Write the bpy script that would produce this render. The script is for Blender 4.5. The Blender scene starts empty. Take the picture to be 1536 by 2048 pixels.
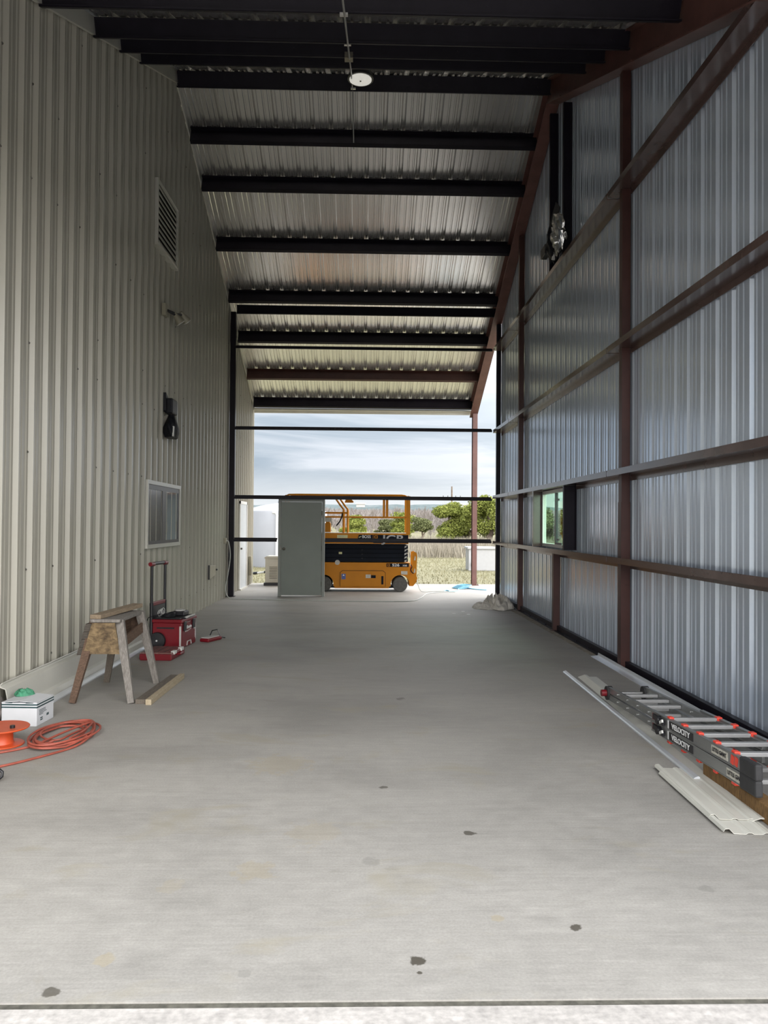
import bpy, bmesh, math, random
import numpy as np
from mathutils import Vector, Matrix, noise as mnoise
R = random.Random(7)
NP = np.random.default_rng(7)
C = bpy.context.scene.collection
PI = math.pi

# ------------------------------------------------------------------ helpers
WL = {}                                            # world position of every origin

class MB:
    def __init__(s): s.v, s.f, s.m = [], [], []; s.cur = 0
    def mat(s, i): s.cur = i; return s
    def add(s, vs, fs):
        b = len(s.v); s.v += [tuple(map(float, p)) for p in vs]
        s.f += [tuple(b + i for i in f) for f in fs]; s.m += [s.cur] * len(fs); return s
    def box(s, x0, x1, y0, y1, z0, z1):
        return s.add([(x0,y0,z0),(x1,y0,z0),(x1,y1,z0),(x0,y1,z0),(x0,y0,z1),(x1,y0,z1),(x1,y1,z1),(x0,y1,z1)],
                     [(3,2,1,0),(4,5,6,7),(0,1,5,4),(1,2,6,5),(2,3,7,6),(3,0,4,7)])
    def cbox(s, c, d): return s.box(c[0]-d[0]/2,c[0]+d[0]/2,c[1]-d[1]/2,c[1]+d[1]/2,c[2]-d[2]/2,c[2]+d[2]/2)
    def beam(s, p0, p1, w, t, up=(0,0,1), w1=None, t1=None):
        """tapered rectangular bar; w across, t along 'up'"""
        p0, p1 = Vector(p0), Vector(p1); d = (p1-p0).normalized()
        u = Vector(up); sd = d.cross(u)
        if sd.length < 1e-5: sd = d.cross(Vector((1,0,0)))
        sd.normalize(); u = sd.cross(d).normalized()
        w1 = w if w1 is None else w1; t1 = t if t1 is None else t1
        vs = []
        for p, a, b in ((p0,w,t),(p1,w1,t1)):
            for i, j in ((-1,-1),(1,-1),(1,1),(-1,1)): vs.append(p + sd*a/2*i + u*b/2*j)
        return s.add(vs, [(3,2,1,0),(4,5,6,7),(0,1,5,4),(1,2,6,5),(2,3,7,6),(3,0,4,7)])
    def prism(s, poly, axis, a, b):
        """poly: 2D points; axis 'x': (y,z), 'y': (x,z), 'z': (x,y)"""
        n = len(poly)
        def P(q, t): return {'x':(t,q[0],q[1]),'y':(q[0],t,q[1]),'z':(q[0],q[1],t)}[axis]
        vs = [P(q,a) for q in poly] + [P(q,b) for q in poly]
        fs = [tuple(range(n-1,-1,-1)), tuple(range(n,2*n))] + [(i,(i+1)%n,n+(i+1)%n,n+i) for i in range(n)]
        return s.add(vs, fs)
    def cyl(s, p0, p1, r, n=16, r1=None, cap=True):
        p0, p1 = Vector(p0), Vector(p1); d = (p1-p0).normalized()
        a = d.orthogonal().normalized(); b = d.cross(a); r1 = r if r1 is None else r1
        vs = [p + (a*math.cos(2*PI*i/n)+b*math.sin(2*PI*i/n))*rr for p, rr in ((p0,r),(p1,r1)) for i in range(n)]
        fs = [(i,(i+1)%n,n+(i+1)%n,n+i) for i in range(n)]
        if cap: fs += [tuple(range(n-1,-1,-1)), tuple(range(n,2*n))]
        return s.add(vs, fs)
    def tube(s, pts, r, n=8, closed=False):
        pts = [Vector(p) for p in pts]; N = len(pts); vs = []
        prev = None
        for k, p in enumerate(pts):
            if closed: d = pts[(k+1)%N]-pts[k-1]
            else: d = pts[min(k+1,N-1)]-pts[max(k-1,0)]
            d.normalize()
            a = d.orthogonal() if prev is None else (prev - d*prev.dot(d))
            if a.length < 1e-6: a = d.orthogonal()
            a.normalize(); prev = a; b = d.cross(a)
            rr = r[k] if isinstance(r,(list,tuple)) else r
            vs += [p+(a*math.cos(2*PI*i/n)+b*math.sin(2*PI*i/n))*rr for i in range(n)]
        fs = []
        for k in range(N if closed else N-1):
            o, q = k*n, ((k+1)%N)*n
            fs += [(o+i,o+(i+1)%n,q+(i+1)%n,q+i) for i in range(n)]
        if not closed: fs += [tuple(range(n-1,-1,-1)), tuple(range((N-1)*n,N*n))]
        return s.add(vs, fs)
    def lathe(s, prof, c, n=32, axis='z'):
        vs = []
        for r, h in prof:
            for i in range(n):
                a = 2*PI*i/n; x, y = r*math.cos(a), r*math.sin(a)
                vs.append({'z':(c[0]+x,c[1]+y,c[2]+h),'y':(c[0]+x,c[1]+h,c[2]+y),'x':(c[0]+h,c[1]+x,c[2]+y)}[axis])
        m = len(prof); fs = []
        for k in range(m-1): fs += [(k*n+i,k*n+(i+1)%n,(k+1)*n+(i+1)%n,(k+1)*n+i) for i in range(n)]
        fs += [tuple(range(n-1,-1,-1)), tuple(range((m-1)*n,m*n))]
        return s.add(vs, fs)
    def xf(s, M, start=0):
        for i in range(start, len(s.v)): s.v[i] = tuple(M @ Vector(s.v[i]))
        return s
    def build(s, name, mat, parent=None, loc=None, bevel=0, smooth=None):
        v = np.array(s.v)
        if parent is None:
            if loc is None:
                lo, hi = v.min(0), v.max(0); loc = ((lo[0]+hi[0])/2,(lo[1]+hi[1])/2,lo[2])
            org = Vector(loc)
        else: org = WL[parent.name]
        me = bpy.data.meshes.new(name)
        me.from_pydata([tuple(p) for p in (v-np.array(org))], [], s.f)
        mats = mat if isinstance(mat,(list,tuple)) else [mat]
        for m in mats: me.materials.append(m)
        if len(mats) > 1: me.polygons.foreach_set('material_index', s.m)
        bm = bmesh.new(); bm.from_mesh(me); bmesh.ops.recalc_face_normals(bm, faces=bm.faces); bm.to_mesh(me); bm.free()
        if smooth is not None:
            me.polygons.foreach_set('use_smooth', [True]*len(me.polygons)); me.set_sharp_from_angle(angle=math.radians(smooth))
        o = bpy.data.objects.new(name, me); C.objects.link(o)
        if parent is None: o.location = org
        else: o.parent = parent
        WL[o.name] = org
        if bevel:
            b = o.modifiers.new('bevel','BEVEL'); b.width = bevel; b.segments = 2; b.limit_method = 'ANGLE'
        return o

def tag(o, label=None, cat=None, group=None, kind=None):
    if label: o['label'] = label
    if cat: o['category'] = cat
    if group: o['group'] = group
    if kind: o['kind'] = kind
    return o
def thing(name, loc, label, cat, group=None, kind=None):
    e = bpy.data.objects.new(name, None); C.objects.link(e); e.location = loc; e.empty_display_size = .1
    WL[e.name] = Vector(loc); return tag(e, label, cat, group, kind)
def struct(o, label, cat): return tag(o, label, cat, None, 'structure')
def text(name, s, size, M, mat, parent, sx=1.0, shear=0, ext=.0012):
    cu = bpy.data.curves.new(name,'FONT'); cu.body = s; cu.size = size; cu.extrude = ext; cu.shear = shear; cu.align_x = 'CENTER'; cu.align_y = 'CENTER'
    cu.offset = size*.018
    t = bpy.data.objects.new(name, cu); C.objects.link(t)
    dg = bpy.context.evaluated_depsgraph_get(); me = bpy.data.meshes.new_from_object(t.evaluated_get(dg))
    bpy.data.objects.remove(t); me.name = name
    me.transform(Matrix.Translation(-WL[parent.name]) @ M @ Matrix.Diagonal((sx,1,1,1)))
    me.materials.clear(); me.materials.append(mat)
    o = bpy.data.objects.new(name, me); C.objects.link(o); o.parent = parent; WL[o.name] = WL[parent.name]
    return o
def frame(o, right, up):        # text matrix
    r, u = Vector(right).normalized(), Vector(up).normalized(); n = r.cross(u)
    return Matrix(((r.x,u.x,n.x,o[0]),(r.y,u.y,n.y,o[1]),(r.z,u.z,n.z,o[2]),(0,0,0,1)))

# ------------------------------------------------------------------ materials
def newmat(name):
    m = bpy.data.materials.new(name); m.use_nodes = True
    nt = m.node_tree; return m, nt, nt.nodes['Principled BSDF']
def N(nt, typ, **k):
    n = nt.nodes.new(typ)
    for a, b in k.items(): setattr(n, a, b)
    return n
def ramp(nt, fac, stops):
    r = N(nt,'ShaderNodeValToRGB'); el = r.color_ramp.elements
    while len(el) < len(stops): el.new(.5)
    for e, (p, c) in zip(el, stops): e.position = p; e.color = (*c,1)
    nt.links.new(fac, r.inputs[0]); return r.outputs[0]
def noise(nt, vec, scale, detail=4, rough=.55, dist=0):
    n = N(nt,'ShaderNodeTexNoise'); n.inputs['Scale'].default_value = scale; n.inputs['Detail'].default_value = detail
    n.inputs['Roughness'].default_value = rough; n.inputs['Distortion'].default_value = dist
    nt.links.new(vec, n.inputs['Vector']); return n.outputs['Fac']
def mapping(nt, vec, sc, rot=(0,0,0)):
    m = N(nt,'ShaderNodeMapping'); m.inputs['Scale'].default_value = sc; m.inputs['Rotation'].default_value = rot
    nt.links.new(vec, m.inputs['Vector']); return m.outputs[0]
def mix(nt, fac, a, b, mode='MIX'):
    m = N(nt,'ShaderNodeMix', data_type='RGBA', blend_type=mode)
    for i, x in ((0,fac),(6,a),(7,b)):
        if isinstance(x,(int,float)): m.inputs[i].default_value = x
        elif isinstance(x,tuple): m.inputs[i].default_value = (*x,1)
        else: nt.links.new(x, m.inputs[i])
    return m.outputs[2]
def math_(nt, op, a, b=0.0, c=0.0):
    m = N(nt,'ShaderNodeMath', operation=op)
    for i, x in enumerate((a,b,c)):
        if isinstance(x,(int,float)): m.inputs[i].default_value = x
        else: nt.links.new(x, m.inputs[i])
    return m.outputs[0]
def coords(nt, which='Object'):
    return N(nt,'ShaderNodeTexCoord').outputs[which]
def wpos(nt): return N(nt,'ShaderNodeNewGeometry').outputs['Position']
def simple(name, col, rough=.5, metal=0, var=.12, scale=8, stretch=(1,1,1), spec=.5, bump=0, world=True):
    m, nt, p = newmat(name); v = mapping(nt, wpos(nt) if world else coords(nt), stretch)
    f = noise(nt, v, scale, 5)
    a = tuple(max(0,c*(1-var)) for c in col); b = tuple(min(1,c*(1+var)) for c in col)
    nt.links.new(ramp(nt, f, [(.3,a),(.7,b)]), p.inputs['Base Color'])
    p.inputs['Roughness'].default_value = rough; p.inputs['Metallic'].default_value = metal; p.inputs['Specular IOR Level'].default_value = spec
    if bump:
        bn = N(nt,'ShaderNodeBump'); bn.inputs['Strength'].default_value = bump; bn.inputs['Distance'].default_value = .01
        nt.links.new(f, bn.inputs['Height']); nt.links.new(bn.outputs[0], p.inputs['Normal'])
    return m

def mat_concrete(name, base, stains, fine=1.0):
    m, nt, p = newmat(name); P = wpos(nt)
    broom = noise(nt, mapping(nt, P, (1.3,34,1)), 1.6, 3, .6)
    big = noise(nt, mapping(nt, P, (.55,.9,1)), .9, 6, .6, .4)
    mid = noise(nt, mapping(nt, P, (1,1.5,1)), 8, 7, .7)
    gr = noise(nt, P, 90 if fine <= 1 else 38, 3, .6)
    c = ramp(nt, big, [(.3,tuple(x*.80 for x in base)),(.5,base),(.7,tuple(x*1.14 for x in base))])
    c = mix(nt, .45, c, ramp(nt, broom, [(.3,(.43,.43,.43)),(.7,(.57,.57,.57))]), 'OVERLAY')
    c = mix(nt, .6*fine if fine <= 1 else .9, c, ramp(nt, mid, [(.3,(.42,.42,.42)),(.7,(.58,.58,.58))]), 'OVERLAY')
    c = mix(nt, .45*fine, c, ramp(nt, gr, [(.25,(.36,.36,.36)),(.75,(.62,.62,.62))]), 'OVERLAY')
    if stains:
        bl = noise(nt, mapping(nt, P, (.8,1.3,1)), 1.7, 5, .6, .8)       # brownish water marks
        c = mix(nt, ramp(nt, bl, [(.57,(0,0,0)),(.70,(.5,.5,.5))]), c, (.30,.27,.20))
        sp = noise(nt, mapping(nt, P, (1,1.6,1)), 2.6, 4, .6, .3)
        c = mix(nt, ramp(nt, sp, [(.66,(0,0,0)),(.74,(.35,.35,.35))]), c, (.22,.21,.18))
        wob = noise(nt, P, 14, 3, .6)
        for x, y, r, a, col in stains:
            d = N(nt,'ShaderNodeVectorMath', operation='DISTANCE'); nt.links.new(P, d.inputs[0]); d.inputs[1].default_value = (x,y,0)
            q = math_(nt,'SUBTRACT', 1.0, math_(nt,'DIVIDE', math_(nt,'ADD', d.outputs['Value'], math_(nt,'MULTIPLY', math_(nt,'SUBTRACT', wob, .5), r*2.6)), r))
            q = math_(nt,'MULTIPLY', math_(nt,'SMOOTH_MIN', math_(nt,'MULTIPLY', math_(nt,'MAXIMUM', q, 0.0), 4.0), 1.0, .2), a)
            c = mix(nt, q, c, col)
    nt.links.new(c, p.inputs['Base Color'])
    nt.links.new(ramp(nt, mid, [(.3,(.5,.5,.5)),(.7,(.66,.66,.66))]), p.inputs['Roughness'])
    b = N(nt,'ShaderNodeBump'); b.inputs['Strength'].default_value = .25; b.inputs['Distance'].default_value = .004
    nt.links.new(mix(nt,.4,broom,gr), b.inputs['Height']); nt.links.new(b.outputs[0], p.inputs['Normal'])
    return m
OIL = (.05,.042,.03); TAN = (.34,.28,.17); GREY = (.17,.165,.15)
stains = [(.22,2.98,.036,.9,OIL),(.215,2.90,.014,.85,OIL),(.87,3.22,.028,.85,OIL),(-1.07,2.79,.03,.75,OIL),(.57,4.2,.034,.8,OIL),
          (.13,4.93,.032,.7,OIL),(.57,3.29,.03,.4,TAN),(-.95,3.0,.05,.4,TAN),(-.55,5.4,.22,.28,TAN),(-.25,4.2,.16,.2,TAN),
          (1.55,3.55,.04,.35,GREY),(-.5,3.75,.10,.3,TAN),(-.85,3.6,.06,.2,TAN),(.05,3.85,.05,.35,GREY),(.35,7.4,.05,.5,OIL),(-.42,2.9,.03,.35,GREY)]
M = {}
M['concrete'] = mat_concrete('concrete_slab', (.325,.31,.288), stains)
M['apron'] = mat_concrete('rough_concrete', (.44,.415,.395), [], 1.9)
M['joint'] = simple('joint_filler', (.09,.085,.07), .9, var=.4, scale=30)
M['beige'] = simple('beige_painted_steel', (.425,.41,.352), .27, var=.05, scale=1.2, stretch=(1,1,.25))
M['beige2'] = simple('beige_trim_paint', (.60,.59,.535), .33, var=.04, scale=3)
def mat_galv(name, base, rough, metal, stretch=(6,6,.5), spangle=.10):
    m, nt, p = newmat(name); P = wpos(nt)
    v = N(nt,'ShaderNodeTexVoronoi'); v.inputs['Scale'].default_value = 38; nt.links.new(P, v.inputs['Vector'])
    sep = N(nt,'ShaderNodeSeparateColor'); nt.links.new(v.outputs['Color'], sep.inputs[0])
    st = noise(nt, mapping(nt, P, stretch), 1.0, 4, .6)
    c = ramp(nt, st, [(.3,tuple(x*.98 for x in base)),(.7,tuple(min(1,x*1.015) for x in base))])
    c = mix(nt, spangle, c, ramp(nt, sep.outputs[0], [(0,(.3,.3,.3)),(1,(.7,.7,.7))]), 'OVERLAY')
    nt.links.new(c, p.inputs['Base Color']); p.inputs['Metallic'].default_value = metal
    nt.links.new(ramp(nt, st, [(.25,(rough-.01,)*3),(.75,(rough+.015,)*3)]), p.inputs['Roughness'])
    return m
M['galv_wall'] = mat_galv('galvalume_wall_sheet', (.65,.73,.86), .2, .55, (2.5,2.5,.25), .07)
M['galv_roof'] = mat_galv('galvalume_roof_sheet', (.86,.845,.82), .26, .88, (9,.35,.35), .04)
M['galv'] = mat_galv('galvanised_flashing', (.82,.85,.90), .3, .6)
def mat_primer(name, col, rust):
    m, nt, p = newmat(name); P = wpos(nt)
    f = noise(nt, P, 3.2, 6, .6); g = noise(nt, P, 16, 5, .7)
    c = ramp(nt, f, [(.3,tuple(x*.78 for x in col)),(.7,tuple(x*1.2 for x in col))])
    c = mix(nt, ramp(nt, g, [(.62,(0,0,0)),(.7,(.6,.6,.6))]), c, rust)
    nt.links.new(c, p.inputs['Base Color']); p.inputs['Roughness'].default_value = .42; p.inputs['Specular IOR Level'].default_value = .35
    return m
M['red_steel'] = mat_primer('red_oxide_primer', (.064,.027,.023), (.04,.018,.016))
M['red_rafter'] = mat_primer('red_oxide_rafter', (.135,.063,.054), (.09,.044,.038))
M['shaded_dark_steel'] = mat_primer('shaded_primer_steel', (.013,.011,.017), (.010,.009,.013))  # backlit shade put into the colour of the same red primer
M['shaded_dark_steel'].node_tree.nodes['Principled BSDF'].inputs['Specular IOR Level'].default_value = .14
M['girt'] = mat_primer('brown_girt_primer', (.085,.052,.047), (.05,.03,.026)); _b = M['girt'].node_tree.nodes['Principled BSDF']; _b.inputs['Roughness'].default_value = .2; _b.inputs['Specular IOR Level'].default_value = .7
M['lift_orange'] = simple('lift_orange_paint', (.54,.20,.004), .5, var=.06, scale=3, spec=.25)
M['lift_dark'] = simple('lift_black_paint', (.003,.005,.011), .6, var=.3, scale=5, spec=.15)
M['black'] = simple('black_plastic', (.012,.012,.015), .4, var=.25, scale=20)
M['black_bag'] = simple('black_plastic_film', (.008,.009,.013), .5, var=.3, scale=18, spec=.25, bump=.6)
M['rubber'] = simple('grey_rubber', (.028,.028,.03), .75, var=.2, scale=20)
M['tyre'] = simple('grey_tyre', (.10,.095,.09), .8, var=.2, scale=20)
M['white'] = simple('white_paint', (.72,.72,.70), .45, var=.04, scale=6)
M['tank'] = simple('white_tank_plastic', (.31,.32,.355), .5, var=.04, scale=1.5)
M['white_text'] = simple('white_lettering', (.8,.8,.8), .5, var=.02)
M['grey_text'] = simple('grey_lettering', (.45,.45,.46), .5, var=.05)
M['sticker_grey'] = simple('grey_sticker', (.5,.48,.42), .5, var=.25, scale=60)
M['sticker_blue'] = simple('blue_sticker', (.03,.06,.25), .4, var=.3, scale=60)
M['sticker_yellow'] = simple('yellow_sticker', (.6,.58,.3), .5, var=.1, scale=40)
M['door_grey'] = simple('grey_door_primer', (.21,.235,.215), .5, var=.05, scale=2)
M['door_frame'] = simple('grey_frame_primer', (.25,.27,.255), .5, var=.05, scale=2)
M['brass'] = simple('dull_metal', (.15,.14,.12), .35, .8, var=.1)
M['steel'] = simple('bright_steel', (.6,.6,.6), .3, .9, var=.1)
M['chrome'] = simple('foil_wrap', (.62,.62,.62), .18, .95, var=.3, scale=14, bump=1.0)
M['alu'] = simple('aluminium_rail', (.33,.34,.34), .36, .75, var=.1, scale=20, stretch=(1,.1,1))
M['alu_pale'] = simple('pale_rung', (.34,.34,.345), .42, .3, var=.05)
M['lad_red'] = simple('red_plastic', (.75,.06,.035), .4, var=.08)
M['red'] = simple('red_toolbox_plastic', (.17,.005,.012), .4, var=.12, scale=4)
M['red_clear'] = simple('smoky_lid', (.20,.10,.09), .25, var=.3, scale=30)
M['grip'] = simple('grey_edge_plastic', (.5,.49,.47), .5, var=.1)
M['cord'] = simple('orange_cord', (.33,.078,.052), .5, var=.25, scale=10)
M['reel'] = simple('orange_reel_plastic', (.58,.085,.025), .4, var=.06)
M['box'] = simple('white_carton', (.66,.67,.70), .6, var=.03, scale=8)
M['box_green'] = simple('dark_green_print', (.01,.045,.05), .5, var=.1)
M['green'] = simple('green_cloth', (.06,.26,.15), .7, var=.3, scale=20)
M['sack'] = simple('grey_sack', (.20,.175,.16), .85, var=.4, scale=40, bump=.6)
M['cloth'] = simple('canvas_cloth', (.74,.71,.66), .85, var=.25, scale=9, bump=.4)
M['cordw'] = simple('pale_cord', (.5,.52,.5), .5, var=.1)
M['blue_hose'] = simple('blue_hose', (.25,.55,.72), .5, var=.1)
M['glass_dark'] = simple('dark_window_screen', (.06,.065,.07), .25, var=.1, scale=2)
M['vinyl_dark'] = simple('dark_window_vinyl', (.02,.022,.028), .4, var=.1)
M['beige_box'] = simple('beige_box_plastic', (.33,.31,.235), .5, var=.06)
M['gen'] = simple('generator_cream', (.56,.54,.46), .45, var=.04)
M['led'] = None
def mat_wood(name, a, b, sc=(1,1,1), scale=10):
    m, nt, p = newmat(name); P = mapping(nt, coords(nt), sc)
    f = noise(nt, P, scale, 6, .65, .6); g = noise(nt, P, scale*4, 4, .6)
    c = ramp(nt, f, [(.3,a),(.72,b)]); c = mix(nt,.4,c,ramp(nt,g,[(.3,(.35,)*3),(.7,(.62,)*3)]),'OVERLAY')
    nt.links.new(c, p.inputs['Base Color']); p.inputs['Roughness'].default_value = .8; return m
M['wood_grey'] = mat_wood('weathered_grey_wood', (.13,.115,.10), (.29,.27,.25), (6,6,1.2))
M['wood_brown'] = mat_wood('brown_old_wood', (.06,.035,.022), (.18,.11,.075), (4,1,8))
M['wood_black'] = mat_wood('blackened_wood', (.03,.026,.022), (.13,.11,.09), (3,1,14))
M['osb'] = mat_wood('stained_plywood', (.045,.028,.015), (.30,.21,.11), (1,1,1.4), 14)
M['wood_tan'] = mat_wood('tan_scrap_wood', (.20,.145,.095), (.34,.27,.19), (8,1,8))
M['wood_pale'] = mat_wood('pale_lumber', (.33,.26,.165), (.47,.40,.29), (12,1.5,12))
M['wood_dark'] = mat_wood('dark_lumber', (.085,.07,.055), (.19,.16,.13), (10,1.2,10))
M['timber'] = mat_wood('brown_timber', (.07,.035,.012), (.27,.15,.05), (5,12,2))
M['screw'] = simple('screw_head', (.10,.095,.085), .5, .3, var=.1)
m, nt, p = newmat('led_lens'); P = wpos(nt)
p.inputs['Base Color'].default_value = (.8,.78,.72,1)
nt.links.new(ramp(nt, noise(nt,P,70,3), [(.35,(.62,.60,.54)),(.65,(1,.97,.9))]), p.inputs['Emission Color']); p.inputs['Emission Strength'].default_value = .5
M['led'] = m
m, nt, p = newmat('green_tinted_glass')
nt.nodes.remove(p); tr = N(nt,'ShaderNodeBsdfTransparent'); tr.inputs[0].default_value = (.70,.86,.76,1)
gl = N(nt,'ShaderNodeBsdfGlossy'); gl.inputs['Roughness'].default_value = .02
fr = N(nt,'ShaderNodeMath', operation='MULTIPLY_ADD'); lwn = N(nt,'ShaderNodeLayerWeight'); lwn.inputs[0].default_value = .3
nt.links.new(lwn.outputs['Facing'],fr.inputs[0]); fr.inputs[1].default_value = .12; fr.inputs[2].default_value = .02
mx = N(nt,'ShaderNodeMixShader'); nt.links.new(fr.outputs[0],mx.inputs[0]); nt.links.new(tr.outputs[0],mx.inputs[1]); nt.links.new(gl.outputs[0],mx.inputs[2])
nt.links.new(mx.outputs[0], nt.nodes['Material Output'].inputs[0]); M['glass'] = m
m, nt, p = newmat('reflective_window_glass'); p.inputs['Roughness'].default_value = .05; p.inputs['IOR'].default_value = 2.3
nt.links.new(ramp(nt, noise(nt, wpos(nt), 1.3, 3), [(.3,(.30,.35,.40)),(.7,(.36,.42,.46))]), p.inputs['Base Color']); M['film'] = m
# outdoors
def mat_ground():
    m, nt, p = newmat('mown_dry_grass'); P = wpos(nt)
    a = noise(nt, mapping(nt,P,(.25,.8,1)), .8, 6, .65); b = noise(nt, P, 7, 6, .7)
    c = ramp(nt, a, [(.3,(.16,.15,.09)),(.5,(.20,.187,.125)),(.7,(.245,.228,.16))])
    c = mix(nt,.6,c,ramp(nt,b,[(.3,(.33,.35,.30)),(.7,(.64,.62,.58))]),'OVERLAY')
    nt.links.new(c,p.inputs['Base Color']); p.inputs['Roughness'].default_value = .95; p.inputs['Specular IOR Level'].default_value = .1
    return m
M['ground'] = mat_ground()
def leafmat(name, a, b, sc=2.0):
    m, nt, p = newmat(name)
    nt.links.new(ramp(nt, noise(nt, wpos(nt), sc, 4, .6), [(.32,a),(.68,b)]), p.inputs['Base Color'])
    p.inputs['Roughness'].default_value = .8; p.inputs['Specular IOR Level'].default_value = .15; return m
M['tallgrass'] = leafmat('tall_dry_grass', (.19,.168,.132), (.32,.29,.236), 1.2)
M['juniper'] = leafmat('juniper_leaves', (.13,.155,.028), (.26,.285,.075), 1.6)
M['olive'] = leafmat('olive_leaves', (.09,.105,.04), (.18,.19,.09), 1.6)
M['twig'] = leafmat('bare_twigs', (.15,.13,.12), (.25,.225,.21), .5)
M['bark'] = leafmat('bark', (.10,.075,.06), (.19,.15,.12), 5)
M['woods'] = leafmat('leafless_woods', (.14,.125,.12), (.24,.215,.205), .12)
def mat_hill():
    m, nt, p = newmat('haze_tinted_hill'); P = wpos(nt)
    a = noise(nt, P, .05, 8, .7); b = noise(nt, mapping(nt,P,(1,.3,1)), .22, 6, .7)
    c = ramp(nt, a, [(.3,(.085,.115,.12)),(.55,(.125,.15,.155)),(.75,(.18,.19,.19))])  # bluish distance haze put into the base colour
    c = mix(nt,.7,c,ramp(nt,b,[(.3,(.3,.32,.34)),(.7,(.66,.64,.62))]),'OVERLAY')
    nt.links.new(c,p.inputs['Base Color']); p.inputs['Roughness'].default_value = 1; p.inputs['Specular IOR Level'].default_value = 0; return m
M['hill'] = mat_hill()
M['chest'] = simple('white_chest_plastic', (.36,.36,.37), .5, var=.04)
M['house'] = simple('far_white_house', (.4,.4,.4), .7, var=.05)

# ------------------------------------------------------------------ dimensions
XL, XR = -3.05, 3.05
YR, SL = 12.4, .42
ZP = 8.72                                   # underside of the roof sheet at the ridge
YF, YE = 2.62, 21.55                        # eaves, front and far
YB = 17.6                                   # far frame line
def roofz(y, d=0): return ZP - d - SL*abs(y-YR)

# ------------------------------------------------------------------ floor, ground
struct(MB().box(-3.25,6.0,2.735,21.6,-.12,0).build('floor', M['concrete']), 'grey stained concrete slab of the covered bay', 'floor')
struct(MB().box(-14,14,-22,2.705,-.12,-.004).build('driveway_floor', M['apron']), 'pale rough concrete apron in front of the slab joint', 'floor')
struct(MB().box(-14,14,2.705,2.735,-.12,-.006).build('trim_1', M['joint']), 'dark joint between slab and apron', 'joint')
gm = MB(); nx, ny = 60, 90
xs = np.linspace(-260,260,nx); ys = np.concatenate([np.linspace(-60,140,60), np.linspace(146,460,ny-60)])
def gz(x, y):
    z = -.13
    if y > 95: z += (y-95)*.012
    return z
gm.add([(x,y,gz(x,y)) for y in ys for x in xs], [(j*nx+i,j*nx+i+1,(j+1)*nx+i+1,(j+1)*nx+i) for j in range(ny-1) for i in range(nx-1)])
struct(gm.build('ground', M['ground'], loc=(0,0,0), smooth=60), 'mown dry grass field behind the slab', 'ground')
# hills
hm = MB(); nx, ny = 140, 26
def hz(x, y):
    t = max(0,(y-330)/170)
    r = 10.6 + 3.2*mnoise.noise((x*.006,1.3,0)) + 1.6*mnoise.noise((x*.022,4.1,0)) + 1.0*mnoise.noise((x*.09,y*.05,2))
    return 1.5 + r*min(1,t)**.8*(1.0)
xs = np.linspace(-420,420,nx); ys = np.linspace(320,560,ny)
hm.add([(x,y,hz(x,y)) for y in ys for x in xs], [(j*nx+i,j*nx+i+1,(j+1)*nx+i+1,(j+1)*nx+i) for j in range(ny-1) for i in range(nx-1)])
struct(hm.build('hill', M['hill'], loc=(0,330,0), smooth=80), 'hazy blue green wooded hills on the horizon', 'hill')

# ------------------------------------------------------------------ corrugated sheet
def profile(a, b, major, minor, ph=0.0, pitch=.305):
    pts = []
    k = math.floor((a-ph)/pitch)
    shape = [(0,0),(.060,0),(.070,minor),(.088,minor),(.098,0),(.150,0),(.160,minor),(.178,minor),(.188,0),(.213,0),(.238,major),(.268,major),(.293,0)]
    while ph+k*pitch < b+pitch:
        for u, d in shape:
            t = ph+k*pitch+u
            if a <= t <= b: pts.append((t,d))
        k += 1
    if pts[0][0] > a+1e-4: pts.insert(0,(a,pts[0][1]))
    if pts[-1][0] < b-1e-4: pts.append((b,pts[-1][1]))
    return pts
# left wall: ribs stand out towards the bay
lw = MB(); pr = profile(2.7, 21.75, .040, .008, .02)
vs = []; fs = []
for t, d in pr: vs += [(XL+d,t,.0),(XL+d,t,roofz(t,.02))]
fs = [(2*i,2*i+2,2*i+3,2*i+1) for i in range(len(pr)-1)]
lw.add(vs, fs); lw.mat(1)
for row, zz in enumerate((.35,1.2,2.25,3.25,3.7,4.75,5.6,6.7,7.6)):
    for k in range(62):
        y = 2.95+.305*k+.105*(k%2)
        if zz < roofz(y)-.3 and R.random() < .72 and not (11.1<y<13.3 and 1.15<zz<2.35) and not(11.4<y<12.85 and 5.5<zz<6.75):
            lw.cyl((XL+.001,y,zz+R.uniform(-.012,.012)),(XL+.012,y,zz),.011,6)
struct(lw.build('wall_left', [M['beige'],M['screw']], loc=(XL,12,0)), 'tall beige ribbed metal wall of the enclosed building', 'wall')
# right wall: ribs recede away from the bay, opening for the window
rw = MB(); pr = profile(2.9, 17.68, .026, .007, .11)
OY0, OY1, OZ0, OZ1 = 11.42, 13.28, 1.30, 2.17
def strip(y0, y1, z0, z1f):
    q = [p for p in pr if y0 <= p[0] <= y1]
    def at(y):
        for a, b in zip(pr, pr[1:]):
            if a[0] <= y <= b[0]: return (y, a[1]+(b[1]-a[1])*(y-a[0])/max(1e-9,b[0]-a[0]))
        return (y,0)
    if not q or q[0][0] > y0+1e-6: q = [at(y0)]+q
    if q[-1][0] < y1-1e-6: q = q+[at(y1)]
    vs = []
    for t, d in q: vs += [(XR+d,t,z0),(XR+d,t,z1f(t))]
    rw.add(vs, [(2*i,2*i+2,2*i+3,2*i+1) for i in range(len(q)-1)])
top = lambda t: roofz(t,.02)
strip(2.9,OY0,.03,top); strip(OY1,17.68,.03,top); strip(OY0,OY1,.03,lambda t:OZ0); strip(OY0,OY1,OZ1,top)
struct(rw.build('wall_right', M['galv_wall'], loc=(XR,10,0)), 'shiny unlined galvanised sheet wall with exposed girts', 'wall')
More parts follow.
